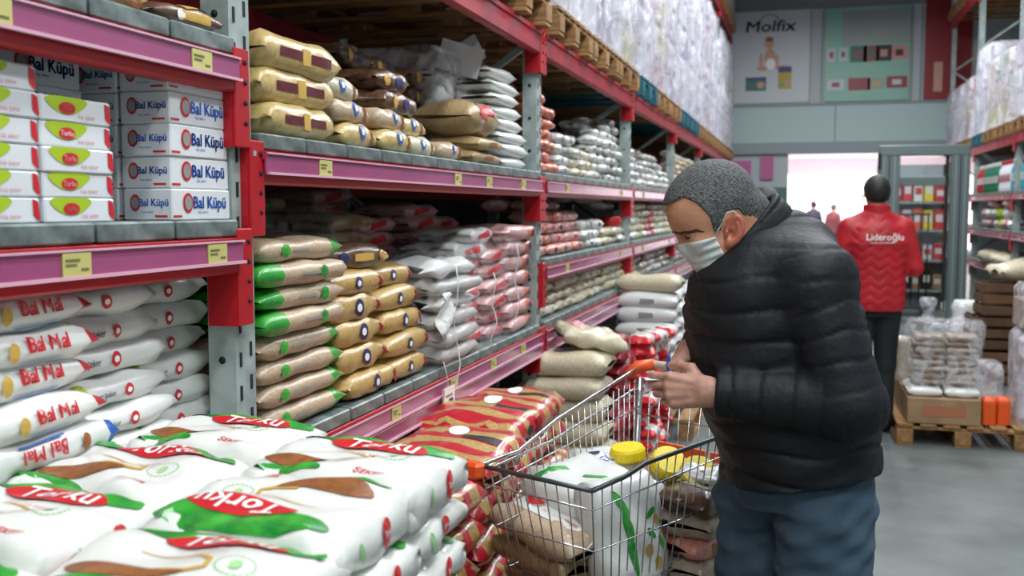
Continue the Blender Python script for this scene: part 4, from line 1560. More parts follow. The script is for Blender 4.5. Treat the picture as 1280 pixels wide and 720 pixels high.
stack('dark_red_bag', dp, 'dark red bag behind the tipped pale sack, #', 'bag', -1.0, 5.3, .0, 11, .078, 'dark red bags beside the pale sacks', jr=.1, jx=.03)
stack('dark_red_bag', dp, 'dark red bag in the second stack past the pale sacks, #', 'bag', -1.02, 5.66, .0, 10, .078, 'dark red bags beside the pale sacks', jr=.1, jx=.03)
rw = small(125, 'white_plastic', .22, .16, .075, badge='print_red', zone=zone2((-1, -.62, 'print_red'), (.62, 1, 'print_red')))
for i, y in enumerate((5.95, 6.2, 6.45)):
    stack('red_tipped_bag', rw, 'white bag with red tips, floor pile, %s stack, #' % ORD[i], 'bag', -.9 + .02 * i, y, 0, 11, .07, 'white bags with red tips', jr=.25, jx=.035)
pw = printed(126, .42, .3, .11, 'white_plastic', [('ell', 0, TOP, 0, .1, .05, 'print_red'), ('rect', 0, PI, 0, .1, .03, 'print_grey')], pe=4, k=.6)
place_pallet('wooden pallet under the white sacks with red ovals', (-1.05, 7.15, 0), PI / 2, 'pallets under the pale sacks')
for i, y in enumerate((6.95, 7.4)):
    stack('white_sack', pw, 'white sack with red oval, %s floor stack, #' % ORD[i], 'sack', -1.0, y, .146, 8, .1, 'white sacks with red ovals', jr=.04, rz=0)
item('cream_roll', ls[1], 'long cream sack lying on the white sacks with red ovals', 'sack', (-1.0, 6.98, .146 + .81), 0)
for i, (x, y) in enumerate([(-.95, 7.85 + .24 * k) for k in range(6)] + [(-.76, 7.9 + .26 * k) for k in range(5)]):
    stack('white_pack', SP['white'] + SP['stone'], 'white pack, floor pile, %s row, %s column, #' % (('rack side', ORD[i]) if x < -.9 else ('aisle side', ORD[i - 6])), 'pack', x, y, 0, 12 if x < -.9 else 10, .075, 'white packs in the floor pile', jr=.2, jx=.02)

# ---------------------------------------------------------------- people
mat('skin', '#cf9a7a', .48, c2='#bd8465', vscale=14, bump=.12, bscale=90)
mat('skin_ear', '#b9705a', .45, c2='#a85842', vscale=60)
mat('skin_hand', '#c49581', .5, c2='#b08070', vscale=40, bump=.15, bscale=70)
mat('hair_grey', '#6c6e6e', .8, c2='#242526', vscale=260, bump=.6, bscale=420, bdist=.002, stretch=(.6, 1.5, 1.2))
mat('hair_brow', '#3a2a22', .7)
mat('hair_dark', '#14110f', .6, bump=.5, bscale=150, bdist=.003)
mat('jacket_black', '#0d0f14', .62, c2='#12151b', vscale=5, bump=.3, bscale=45, spec=.35)
mat('knit_cuff', '#0a0b0e', .8)
mat('jeans', '#34495a', .85, c2='#42586a', vscale=9, bump=.5, bscale=22)
mat('mask_cloth', '#c9d0cb', .7, bump=.15, bscale=120)
mat('shoe_black', '#121212', .5)
mat('vest_red', '#b5101f', .5, c2='#9c0c1a', vscale=5, bump=.3, bscale=30)
mat('trousers_dark', '#1c2325', .8)
mat('pen_blue', '#2950a8', .3)
mat('paper', '#e9ebee', .6)
mat('coat_navy', '#23283a', .7)
mat('coat_maroon', '#6a3438', .7)


def groove(t, p, a, w=.16):
    q = np.abs((t / p) % 1 - .5) * 2
    return -a * np.exp(-((1 - q) / w) ** 2)


def along(P, a, b):
    d = np.array(b, float) - np.array(a, float)
    L = np.linalg.norm(d)
    d = d / L
    return (P[0] - a[0]) * d[0] + (P[1] - a[1]) * d[1] + (P[2] - a[2]) * d[2]


def hand(P, wrist, d, s, n, curls, thumb, fore=None, sc_=1.0, spread=.0):
    """wrist point, d finger direction, s towards the thumb, n the way the fingers close"""
    wrist, d, s, n = [np.array(v, float) for v in (wrist, d, s, n)]
    d /= np.linalg.norm(d)
    s = s - d * s.dot(d)
    s /= np.linalg.norm(s)
    n = n - d * n.dot(d) - s * n.dot(s)
    n /= np.linalg.norm(n)
    D = None
    offs = [.031, .0105, -.0105, -.030]
    kn = [.086, .09, .086, .078]
    L3 = [(.042, .025, .02), (.046, .029, .021), (.043, .027, .02), (.034, .02, .018)]
    for i in range(4):
        a = wrist + s * offs[i] * .62 * sc_
        b = wrist + (d * kn[i] + s * offs[i] + n * (-.004 if i in (1, 2) else .001)) * sc_
        q = rc(P, a, b, .0155 * sc_, .0125 * sc_)
        D = q if D is None else su(D, q, .014)
    for i in range(4):
        D = su(D, rc(P, wrist + (d * .03 + s * offs[i] * .7 - n * .0115) * sc_, wrist + (d * kn[i] + s * offs[i] - n * .0075) * sc_, .003 * sc_, .0075 * sc_), .006)
    for i in range(4):
        p = wrist + (d * kn[i] + s * offs[i]) * sc_
        ang = 0
        F_ = None
        for j in range(3):
            ang += curls[i][j]
            dr = d * math.cos(ang) + n * math.sin(ang) + s * spread * (1.5 - i) * .12
            p2 = p + dr * L3[i][j] * sc_
            r0 = (.0098, .0088, .0078, .0068)[j] * (.9 if i == 3 else 1) * sc_
            r1 = (.0098, .0088, .0078, .0066)[j + 1] * (.9 if i == 3 else 1) * sc_
            q = rc(P, p, p2, r0, r1)
            F_ = q if F_ is None else su(F_, q, .004)
            p = p2
        D = su(D, F_, .005)
    p = wrist + (d * .02 + s * .022 + n * .008) * sc_
    T_ = None
    for j, (a_, b_, c_, l_) in enumerate(thumb):
        dr = d * a_ + s * b_ + n * c_
        dr /= np.linalg.norm(dr)
        p2 = p + dr * l_ * sc_
        r0, r1 = ((.016, .0125), (.0115, .0102), (.0102, .0085))[j]
        q = rc(P, p, p2, r0 * sc_, r1 * sc_)
        T_ = q if T_ is None else su(T_, q, .008)
        p = p2
    D = su(D, T_, .009)
    if fore is not None:
        D = su(D, rc(P, fore, wrist, .032 * sc_, .025 * sc_), .02)
    return D


# --- the customer in the black jacket; x forward, y to his left, z up
man = thing('person', 'man in black quilted jacket and white mask writing beside the trolley', 'person', (-.025, 2.45, 0), PI + YAW)
EAR = np.array([.152, 0, 1.489])


def head_sdf(P):
    X, Y, Zz = P
    t = R(33)
    d = ell(P, (.183, 0, 1.552), (.103, .079, .094), tilt=R(20))
    d = su(d, ell(P, (.212, 0, 1.515), (.058, .066, .075), tilt=t), .04)      # face block
    d = su(d, ell(P, (.178, 0, 1.445), (.052, .055, .052), tilt=t), .04)      # jaw
    d = su(d, rc(P, (.192, 0, 1.405), (.18, 0, 1.415), .02, .03), .025)      # chin
    for sg in (-1, 1):
        d = su(d, rc(P, (.155, .06 * sg, 1.447), (.18, .036 * sg, 1.41), .018, .02), .03)   # jaw line
        d = su(d, ell(P, (.213, .046 * sg, 1.462), (.022, .02, .02)), .022)    # cheek bones
        d = su(d, rc(P, (.2545, .014 * sg, 1.4905), (.226, .049 * sg, 1.498), .0105, .008), .014)  # brow ridge
        d = -su(-d, ell(P, (.252, .033 * sg, 1.475), (.012, .017, .008), tilt=t), .01)
        d = su(d, ell(P, (.2335, .034 * sg, 1.478), (.0135, .0155, .0125)), .004)           # closed eyelid
    d = su(d, rc(P, (.253, 0, 1.477), (.2465, 0, 1.446), .0085, .0115), .012)    # nose
    d = su(d, rc(P, (.241, -.008, 1.44), (.241, .008, 1.44), .009, .009), .008)
    d = su(d, rc(P, (.224, -.016, 1.424), (.224, .016, 1.424), .008, .008), .01)   # lips
    nk = rc(P, (.045, 0, 1.40), (.14, 0, 1.5), .062, .056)
    d = su(d, nk, .03)
    d = su(d, rc(P, (.04, 0, 1.42), (.09, 0, 1.53), .05, .045), .03)
    for sg in (-1, 1):
        yw = R(-24) * sg
        e = ell(P, (.147, .084 * sg, 1.491), (.0245, .0085, .037), yaw=yw, tilt=R(-8))
        e = su(e, ell(P, (.156, .08 * sg, 1.458), (.0105, .008, .012)), .008)
        e = -su(-e, ell(P, (.148, .0935 * sg, 1.495), (.0165, .0072, .027), yaw=yw, tilt=R(-8)), .003)
        e = -su(-e, ell(P, (.157, .089 * sg, 1.481), (.0095, .011, .012)), .003)
        e = su(e, rc(P, (.138, .0885 * sg, 1.474), (.1415, .091 * sg, 1.505), .0036, .003), .003)
        e = su(e, rc(P, (.166, .083 * sg, 1.476), (.164, .085 * sg, 1.485), .004, .004), .003)
        d = su(d, e, .006)
    return d


def pinch_hand_r(P):
    return hand(P, (.226, -.03, 1.198), (.58, .58, -.46), (-.25, .8, .35), (-.35, .1, -.9),
                [(.75, .75, .35), (.9, .9, .5), (1.1, 1.1, .6), (1.2, 1.2, .6)],
                [(.55, .75, .35, .036), (.85, .2, .45, .03), (.9, -.25, .4, .024)], fore=(.1, -.13, 1.185))


def hold_hand_l(P):
    return hand(P, (.214, .15, 1.128), (.86, -.3, -.02), (.06, -.1, 1), (-.2, -.97, -.05),
                [(.42, .62, .35), (.5, .75, .4), (.6, .85, .45), (.7, .9, .5)],
                [(.6, .75, .25, .036), (.9, .25, .5, .032), (.95, -.1, .5, .026)], fore=(.1, .2, 1.12))


def torso_skin(P):
    d = loft(P, [(.93, -.03, 0, .1, .13), (1.0, -.04, 0, .12, .17), (1.2, .0, 0, .12, .17), (1.38, .02, 0, .11, .17), (1.45, .04, 0, .06, .09)])
    return d


def man_mat(cen):
    x, y, z = cen[:, 0], np.abs(cen[:, 1]), cen[:, 2]
    ear = (y > .0765) & (x < .178) & (x > .12) & (z > 1.44) & (z < 1.54)
    return np.where(z < 1.3, 1, np.where(ear, 2, 0))


body = sdf_obj('body', head_sdf, (-.02, -.12, 1.33), (.31, .12, 1.68), .0032, [M['skin'], M['skin_hand'], M['skin_ear']], man, fmat=man_mat,
               extra=[(pinch_hand_r, (.1, -.16, 1.04), (.37, .13, 1.26), .0023), (hold_hand_l, (.1, .03, 1.03), (.37, .26, 1.21), .0023), (torso_skin, (-.2, -.2, .9), (.15, .2, 1.47), .02)])

HL = ([.04, .09, .115, .135, .165, .176, .188, .205, .235, .262, .29, .32], [1.50, 1.505, 1.515, 1.537, 1.534, 1.478, 1.478, 1.523, 1.553, 1.566, 1.548, 1.535])


def hair_sdf(P):
    X, Y, Zz = P
    d = ell(P, (.183, 0, 1.552), (.103, .079, .094), tilt=R(20))
    d = su(d, ell(P, (.222, 0, 1.515), (.06, .067, .075), tilt=R(33)), .04)
    d = su(d, rc(P, (.06, 0, 1.44), (.09, 0, 1.53), .05, .045), .03)
    h = np.interp(X, HL[0], HL[1])
    nz = .0014 * np.sin(X * 420 + Y * 310) * np.sin(Zz * 390 + Y * 150) + .001 * np.sin(X * 760 - Zz * 640)
    thick = .0035 + .005 * np.clip((Zz - 1.58) / .06, 0, 1) + nz * .5
    cut = (h - Zz) * .7 + .0012 * np.sin(X * 900 + Zz * 300) * np.sin(Y * 700)
    return np.maximum(d - thick, cut)


sdf_obj('hair', hair_sdf, (.03, -.11, 1.46), (.32, .11, 1.68), .0032, M['hair_grey'], man)


def snap(p, fn=None, lift=.0):
    """move a point onto the head's surface"""
    fn = fn or head_sdf
    p = np.array(p, float)
    ev = lambda q: float(fn(tuple(np.array([v]) for v in q))[0])
    for _ in range(6):
        e = 1e-4
        g_ = np.array([(ev(p + e * np.eye(3)[i]) - ev(p - e * np.eye(3)[i])) / (2 * e) for i in range(3)])
        p = p - g_ * (ev(p) - lift) / (g_.dot(g_) + 1e-9)
    return tuple(p)


def brow(sg):
    def chain(P, pts, rs):
        d = None
        for a, b_, r0, r1 in zip(pts[:-1], pts[1:], rs[:-1], rs[1:]):
            q = rc(P, a, b_, r0, r1)
            d = q if d is None else np.minimum(d, q)
        return d
    pts = [snap(q) for q in ((.262, .012 * sg, 1.4955), (.254, .026 * sg, 1.4985), (.242, .041 * sg, 1.499), (.226, .054 * sg, 1.495), (.212, .063 * sg, 1.487))]
    sdf_obj('eyebrow', lambda P: np.maximum(head_sdf(P) - .0022 + .0008 * np.sin(P[2] * 1500 + P[0] * 900), chain(P, pts, [.0035, .0055, .0055, .0042, .0015])), (.19, -.075 if sg < 0 else 0, 1.47), (.28, 0 if sg < 0 else .075, 1.515), .0016, M['hair_brow'], man)
    pl = [snap(q) for q in ((.25, .02 * sg, 1.474), (.246, .028 * sg, 1.4705), (.242, .037 * sg, 1.469), (.234, .045 * sg, 1.4705), (.224, .053 * sg, 1.475))]
    sdf_obj('eyelash', lambda P: np.maximum(head_sdf(P) - .0012, chain(P, pl, [.0012, .002, .0024, .002, .001])), (.2, -.065 if sg < 0 else 0, 1.455), (.265, 0 if sg < 0 else .065, 1.49), .0011, M['hair_dark'], man)


brow(1)
brow(-1)


def mask_sdf(P):
    X, Y, Zz = P
    d = rc(P, (.221, 0, 1.441), (.19, 0, 1.42), .028, .04)
    d = su(d, ell(P, (.18, 0, 1.432), (.052, .067, .045), tilt=R(30)), .02)
    d = su(d, rc(P, (.244, 0, 1.459), (.2395, 0, 1.44), .0105, .013), .014)
    d = su(d, head_sdf(P) - .004, .004)
    q = (X - .26) * .42 + (Zz - 1.44) * 1.0
    d = d - .0022 * np.sin(q * 300 + Y * 14) * np.clip((.24 - X) / .04, 0, 1)
    topc = Zz - (1.4575 + (.25 - X) * .27)
    line = ((.187 - (1.474 - Zz) * .5) - X) * .9
    return np.maximum(np.maximum(d, topc), line)


sdf_obj('face_mask', mask_sdf, (.13, -.09, 1.36), (.3, .09, 1.49), .003, M['mask_cloth'], man)
for sg in (1, -1):
    b = MB(M['mask_cloth'])
    b.tube([snap(q, lift=.001) for q in ((.188, .069 * sg, 1.472), (.18, .073 * sg, 1.492), (.172, .077 * sg, 1.51))] + [(.163, .086 * sg, 1.53), (.15, .088 * sg, 1.533), (.138, .084 * sg, 1.522)], .0016, 6)
    b.tube([snap(q, lift=.001) for q in ((.156, .069 * sg, 1.414), (.15, .07 * sg, 1.43), (.147, .076 * sg, 1.448))], .0013, 6)
    b.build('ear_loop', man)

SHL, ELL_, WRL = (-.005, .175, 1.375), (-.075, .235, 1.115), (.185, .158, 1.128)
SHR, ELR, WRR = (.02, -.175, 1.375), (.02, -.265, 1.13), (.2, -.058, 1.192)


def jacket_sdf(P):
    X, Y, Zz = P
    st = [(.875, -.04, 0, .185, .21), (.93, -.04, 0, .185, .21), (1.05, -.01, 0, .2, .212), (1.18, .022, 0, .213, .215), (1.3, .037, 0, .207, .218), (1.38, .045, 0, .178, .205), (1.43, .05, 0, .135, .16), (1.47, .06, 0, .09, .11), (1.5, .07, 0, .05, .06)]
    tor = loft(P, st, 2.25) * .8
    wob = .006 * np.sin(Y * 23 + 3 * np.sin(Zz * 9)) + .004 * np.sin(X * 31 + Y * 11)
    tor = tor + .0035 * np.sin(X * 38 + Zz * 60 + Y * 30) * np.sin(Zz * 27 + Y * 21)
    tor = tor - groove(Zz + wob + .12 * X * .3, .066, .0055, .15) * np.clip((1.46 - Zz) / .05, 0, 1)
    # hem gathers
    tor = np.maximum(tor, (.915 - (X + .04) * .14) - Zz)
    sh = su(rc(P, (.045, 0, 1.415), SHL, .085, .078), rc(P, (.045, 0, 1.415), SHR, .085, .078), .03)
    for sg in (-1, 1):
        sh = su(sh, rc(P, (-.022, 0, 1.425), (-.03, .16 * sg, 1.385), .085, .078), .05)
    sh = su(sh, rc(P, (.0, 0, 1.45), (.05, 0, 1.45), .075, .07), .04)
    d = su(tor, sh - groove(Zz, .066, .004, .16), .05)

    def sleeve(a, b, c, r):
        u = rc(P, a, b, r[0], r[1])
        tu = along(P, a, b)
        l = rc(P, b, c, r[1], r[2])
        tl = along(P, b, c)
        w1 = .005 * np.sin(X * 40 + Y * 33 + Zz * 20)
        u = u - groove(tu + w1, .062, .0052, .15)
        l = l - groove(tl + w1, .062, .0052, .15)
        q = su(u, l, .022)
        # folds at the crook of the elbow
        return q
    far_cut = rc(P, WRR, (WRR[0] + .25, WRR[1] + .1, WRR[2]), .001)
    sl = sleeve(SHL, ELL_, WRL, (.083, .078, .056))
    v = np.array(WRL) - np.array(ELL_)
    v /= np.linalg.norm(v)
    cut = (X - WRL[0]) * v[0] + (Y - WRL[1]) * v[1] + (Zz - WRL[2]) * v[2] - .012
    sl = np.maximum(sl, np.where(X > .1, cut, -1))
    srr = sleeve(SHR, ELR, WRR, (.083, .074, .048))
    v = np.array(WRR) - np.array(ELR)
    v /= np.linalg.norm(v)
    cut = (X - WRR[0]) * v[0] + (Y - WRR[1]) * v[1] + (Zz - WRR[2]) * v[2] - .012
    srr = np.maximum(srr, np.where(X > .1, cut, -1))
    d = su(d, sl, .014)
    d = su(d, srr, .014)
    # neck opening
    hole = rc(P, (.115, 0, 1.475), (.22, 0, 1.56), .078, .09)
    d = -su(-d, hole, .01)
    return d


sdf_obj('jacket', jacket_sdf, (-.27, -.37, .85), (.28, .35, 1.54), .0062, M['jacket_black'], man)


def collar_sdf(P):
    X, Y, Zz = P
    ax = np.array([.66, 0, .75])
    ax /= np.linalg.norm(ax)
    c = np.array([.112, 0, 1.487])
    h = (X - c[0]) * ax[0] + (Zz - c[2]) * ax[2]
    f = np.array([ax[2], 0, -ax[0]])
    u = (X - c[0]) * f[0] + (Zz - c[2]) * f[2]
    wid = 1 + np.clip(-h, 0, .1) * .7
    q = np.sqrt((u / (.11 * wid)) ** 2 + (Y / (.086 * wid)) ** 2)
    d = (q - 1) * .09
    shell = np.abs(d) - .0085 - groove(h, .038, .003)
    lim = np.maximum(h - .004 - .012 * np.cos(np.arctan2(Y, -u)), -.06 - h)
    return ss(shell, lim, .006)


sdf_obj('collar', collar_sdf, (-.08, -.15, 1.32), (.26, .15, 1.61), .0045, M['jacket_black'], man)


def trouser_sdf(P):
    X, Y, Zz = P
    d = loft(P, [(.84, -.04, 0, .15, .17), (.88, -.045, 0, .165, .18), (.98, -.04, 0, .16, .18)])
    n_ = rc(P, (-.075, .088, .82), (-.075, .1, .48), .118, .082)
    n2 = rc(P, (-.075, .1, .48), (-.1, .108, .1), .082, .062)
    f_ = rc(P, (.035, -.088, .82), (.045, -.1, .48), .108, .08)
    f2 = rc(P, (.045, -.1, .48), (.02, -.11, .1), .08, .06)
    w = .005 * np.sin(Zz * 30 + X * 24 + 2 * np.sin(Y * 20)) + .0035 * np.sin(Zz * 71 - X * 40) + .003 * np.sin(Zz * 110 + X * 60 + Y * 30)
    a = su(n_, n2, .05) + w
    b = su(f_, f2, .05) - w
    d = su(d + w * .6, su(a, b, .006), .02)
    return np.maximum(d, .07 - Zz)


sdf_obj('trousers', trouser_sdf, (-.25, -.24, .06), (.19, .25, 1.0), .008, M['jeans'], man)


def shoe(P, x, y):
    d = su(ell(P, (x + .08, y, .045), (.13, .048, .05)), ell(P, (x - .01, y, .06), (.07, .045, .06)), .03)
    return np.maximum(d, .004 - P[2])


for x, y in ((-.1, .108), (.02, -.11)):
    sdf_obj('shoe', lambda P: shoe(P, x, y), (x - .1, y - .07, -.01), (x + .23, y + .07, .13), .008, M['shoe_black'], man)

pen = thing('pen', 'blue ballpoint pen held upright in the man\'s fingers', 'pen')
pen.location = man.matrix_basis @ Vector((.286, .045, 1.125)) if False else (0, 0, 0)


def mw(p):
    """from the man's frame to the world"""
    c, s = math.cos(PI + YAW), math.sin(PI + YAW)
    return (-.025 + p[0] * c - p[1] * s, 2.45 + p[0] * s + p[1] * c, p[2])


pen.location = mw((.29, .045, 1.07))
pen.rotation_euler = (.04, -.03, PI + YAW)
MB(M['pen_blue']).lathe([(.0028, .06), (.0045, .063), (.0045, .118), (.0032, .13)], 10).build('cap', pen)
MB(M['knit_cuff']).lathe([(.0012, 0), (.0035, .012), (.0038, .062)], 10).build('barrel', pen)
MB(M['white_plastic']).lathe([(.0022, .129), (.0022, .145), (.001, .147)], 8).build('clip_end', pen)
pp = MB(M['paper'])
vs, fs = [], []
for j in range(9):
    for k in range(7):
        u, v = j / 8, k / 6
        vs.append(((u - .5) * .11, (v - .5) * .075, .006 * math.sin(u * 2.4) + .003 * math.sin(v * 3)))
for j in range(8):
    for k in range(6):
        a = j * 7 + k
        fs.append((a, a + 7, a + 8, a + 1))
pp.add(vs, fs, None, True)
o = pp.build('note_paper')
o.location = mw((.295, .068, 1.136))
o.rotation_euler = (.1, -.06, PI + YAW)
o.modifiers.new('thickness', 'SOLIDIFY').thickness = .0012
tag(o, 'small white slip of paper held in the man\'s left hand', 'paper')


# --- people further off
def figure(name, label, loc, rz, top, legs, hair='hair_dark', h=.012, vest=False, bald=False, tall=1.74, mask=False, group=None, bent=False):
    t = thing(name, label, 'person', loc, rz, group)
    k = tall / 1.75

    def S(v): return tuple(q * k for q in v)

    def bod(P):
        d = ell(P, S((.01, 0, 1.645)), S((.095, .076, .1)))
        d = su(d, ell(P, S((.04, 0, 1.59)), S((.055, .055, .06))), .03)
        d = su(d, rc(P, S((.1, 0, 1.62)), S((.108, 0, 1.6)), .01 * k, .014 * k), .012)
        d = su(d, rc(P, S((-.02, 0, 1.42)), S((0, 0, 1.56)), .06 * k, .053 * k), .03)
        for sg in (-1, 1):
            d = su(d, ell(P, S((-.005, .078 * sg, 1.63)), S((.02, .01, .033))), .006)
            if bent:
                d = np.minimum(d, hand(P, S((.22, .16 * sg, 1.1)), (1, -.3 * sg, .1), (0, 0, 1), (0, -sg, 0), [(.4, .5, .3)] * 4, [(.6, .7, .2, .036), (.9, .3, .4, .03), (.9, 0, .4, .024)]))
                continue
            d = su(d, rc(P, S((.03, .27 * sg, .92)), S((.05, .275 * sg, .86)), .026 * k, .03 * k), .03)
            d = np.minimum(d, rc(P, S((0, .26 * sg, 1.05)), S((.03, .27 * sg, .9)), .035 * k, .026 * k))
            for i in range(4):
                d = su(d, rc(P, S((.03 + .02 * i, .28 * sg, .86)), S((.025 + .022 * i, .275 * sg, .775 + .006 * abs(i - 1.4))), .0105 * k, .009 * k), .006)
            d = su(d, rc(P, S((.075, .262 * sg, .89)), S((.1, .25 * sg, .82)), .013 * k, .01 * k), .01)
        d = su(d, loft(P, [(z * k, 0, 0, a * k, b_ * k) for z, a, b_ in ((.8, .1, .14), (1.1, .1, .15), (1.35, .1, .16), (1.42, .06, .08))]), .04)
        return d
    sdf_obj('body', bod, (-.14 * k, -.34 * k, .74 * k), ((.43 if bent else .17) * k, .34 * k, 1.77 * k), h * .8, M['skin'], t)

    def topf(P):
        X, Y, Zz = P
        d = loft(P, [(z * k, x * k, 0, a * k, b_ * k) for z, x, a, b_ in ((.84, .0, .15, .19), (.9, 0, .155, .2), (1.1, 0, .15, .2), (1.3, -.01, .145, .21), (1.4, -.01, .12, .18), (1.46, -.015, .085, .1), (1.52, -.01, .07, .075))], 2.3) * .85
        if vest:
            d = d - groove(Zz * .7 + .5 * np.abs(((Y * 9) % 1) - .5) * .12, .045, .006)
        for sg in (-1, 1):
            a = rc(P, S((-.01, .175 * sg, 1.39)), S((-.02, .25 * sg, 1.13)), .072 * k, .058 * k)
            a = su(a, rc(P, S((-.02, .25 * sg, 1.13)), S((.21, .17 * sg, 1.09) if bent else (.03, .265 * sg, .92)), .056 * k, .042 * k), .02)
            a = su(a, rc(P, S((-.015, .05 * sg, 1.475)), S((-.01, .17 * sg, 1.405)), .05 * k, .06 * k), .03)
            d = su(d, a, .025)
        return -su(-d, rc(P, S((0, 0, 1.5)), S((.01, 0, 1.6)), .06 * k, .066 * k), .01)
    sdf_obj('jacket', topf, (-.2 * k, -.36 * k, .82 * k), (.29 * k, .36 * k, 1.56 * k), h, M[top], t)

    def legf(P):
        d = loft(P, [(.8 * k, 0, 0, .12 * k, .17 * k), (.95 * k, 0, 0, .12 * k, .17 * k)])
        for sg, o_ in ((-1, .03), (1, -.05)):
            q = su(rc(P, S((0, .085 * sg, .82)), S((o_, .09 * sg, .47)), .095 * k, .07 * k), rc(P, S((o_, .09 * sg, .47)), S((o_ * 1.4 - .02, .095 * sg, .08)), .068 * k, .055 * k), .03)
            d = su(d, q, .02)
        return np.maximum(d, .05 * k - P[2])
    sdf_obj('trousers', legf, (-.2 * k, -.25 * k, .03), (.2 * k, .25 * k, .97 * k), h, M[legs], t)
    for sg, o_ in ((-1, .03), (1, -.05)):
        x_ = (o_ * 1.4 - .02) * k
        sdf_obj('shoe', lambda P: shoe(P, x_, .095 * sg * k), (x_ - .1, .095 * sg * k - .07, -.01), (x_ + .23, .095 * sg * k + .07, .13), h, M['shoe_black'], t)

    def hairf(P):
        X, Y, Zz = P
        d = ell(P, S((.01, 0, 1.645)), S((.095, .076, .1))) - .012
        return np.maximum(d, np.interp(X, [-.1, -.02, 0, .03, .08, .12], [1.545 * k, 1.585 * k, 1.64 * k, 1.65 * k, 1.70 * k, 1.71 * k]) - Zz)
    if not bald:
        sdf_obj('hair', hairf, (-.12, -.11, 1.5 * k), (.13, .11, 1.78 * k), h * .7, M[hair], t)
    return t


AH = PI / 2     # facing away up the aisle
red = figure('person', 'man seen from behind in a red quilted work jacket and dark trousers', (.5, 7.2, 0), AH + .12, 'vest_red', 'trousers_dark', vest=True, tall=1.76, h=.011, bent=True)
b = MB(M['print_white'])
# lettering across the back (his back faces -x in his own frame)
bk = lambda x, y: (-.163 - .0 * x, -x, 1.335 + y) if False else (-.165, -x, 1.335 + y)
def backmap(cx, cz):
    return lambda x, y: (-.168 + .9 * (x + cx) ** 2, -(x + cx), cz + y)
b.text('Lideroğlu', .062, backmap(.03, 1.345), M['print_white'], bold=.012)
b.text('toptan perakende', 0.022, backmap(.01, 1.31), M['print_white'], bold=.01)
b.build('back_lettering', red)
def collar2(P):
    X, Y, Zz = P
    q = np.sqrt(((X + .005) / .078) ** 2 + (Y / .08) ** 2)
    return ss(np.abs((q - 1) * .075) - .007, np.maximum(Zz - 1.565, 1.46 - Zz), .004)
sdf_obj('collar', collar2, (-.12, -.12, 1.44), (.12, .12, 1.59), .007, M['vest_red'], red)
b = MB(M['mask_cloth'])
b.disc(.03, .035, lambda x, y: (.03 + x, .087, 1.6 + y), M['mask_cloth'])
b.build('face_mask', red)
figure('person', 'grey haired person half hidden behind the black jacket', (-.27, 9.2, 0), AH - .2, 'trousers_dark', 'trousers_dark', hair='hair_grey', tall=1.72, h=.016)
figure('person', 'far person in a navy coat against the bright doorway', pt(1016, 300, Y=31) * np.array([1, 1, 0]), AH + .6, 'coat_navy', 'trousers_dark', tall=1.74, h=.024)
figure('person', 'far person in a maroon coat against the bright doorway', pt(1041, 300, Y=30) * np.array([1, 1, 0]), AH - .7, 'coat_maroon', 'trousers_dark', hair='hair_grey', tall=1.66, h=.024)

# ---------------------------------------------------------------- the shopping trolley
mat('chrome', '#b9bcbd', .22, metal=.9)
mat('rim_grey', '#4d5254', .35, metal=.5)
mat('orange_plastic', '#e2561a', .4)
mat('handle_cream', '#e5ddca', .4)
mat('lid_yellow', '#e8cf1f', .4)
mat('jar_clear', '#b9b48f', .2, coat=.4)
mat('rubber', '#1b1b1c', .8)
V = Vector
TA, TB, TC, TD = V((-.79, 2.43, .87)), V((-.46, 2.28, .87)), V((-.495, 3.236, .985)), V((.0, 3.05, .96))      # rim: nose left, nose right, rear left, rear right
BA, BB, BC, BD = V((-.73, 2.60, .44)), V((-.49, 2.50, .44)), V((-.48, 3.10, .40)), V((-.10, 2.95, .40))
cart = thing('shopping_trolley', 'chrome wire shopping trolley with orange corner cap and loaded basket', 'trolley', (0, 0, 0))


def lerp(a, b, t): return a + (b - a) * t


def rise(a, b, t, k=.0):
    p = lerp(a, b, t)
    return p


rim = MB(M['rim_grey'])
rim.tube([TA, lerp(TA, TB, .5), TB], .0065, 8)
rim.tube([TB, lerp(TB, TD, .13), lerp(TB, TD, .22) + V((0, 0, .012)), lerp(TB, TD, .6) + V((0, 0, -.004)), TD], .0065, 8)
rim.build('front_rim', cart)
lr = MB(M['chrome'])
lr.tube([TA, lerp(TA, TC, .2) + V((0, 0, -.02)), lerp(TA, TC, .42) + V((0, 0, .01)), TC + V((0, 0, .035))], .0058, 8)
lr.tube([TA + V((.0, 0, -.02)), lerp(TA, TC, .4) + V((0, 0, -.045)), TC + V((0, 0, -.03))], .0042, 8)
lr.build('side_rail', cart)


def wall_wires(a, b, c, d, n, levels, name, label=None):
    """a-b rim edge, c-d bottom edge"""
    mb = MB(M['chrome'])
    for k in range(n + 1):
        t = k / n
        p, q = lerp(a, b, t), lerp(c, d, t)
        mb.tube([p, q], .0019, 5)
    for l in levels:
        mb.tube([lerp(a, c, l), lerp(b, d, l)], .0026, 6)
    o = mb.build(name, cart)
    o['kind'] = 'stuff'
    return o


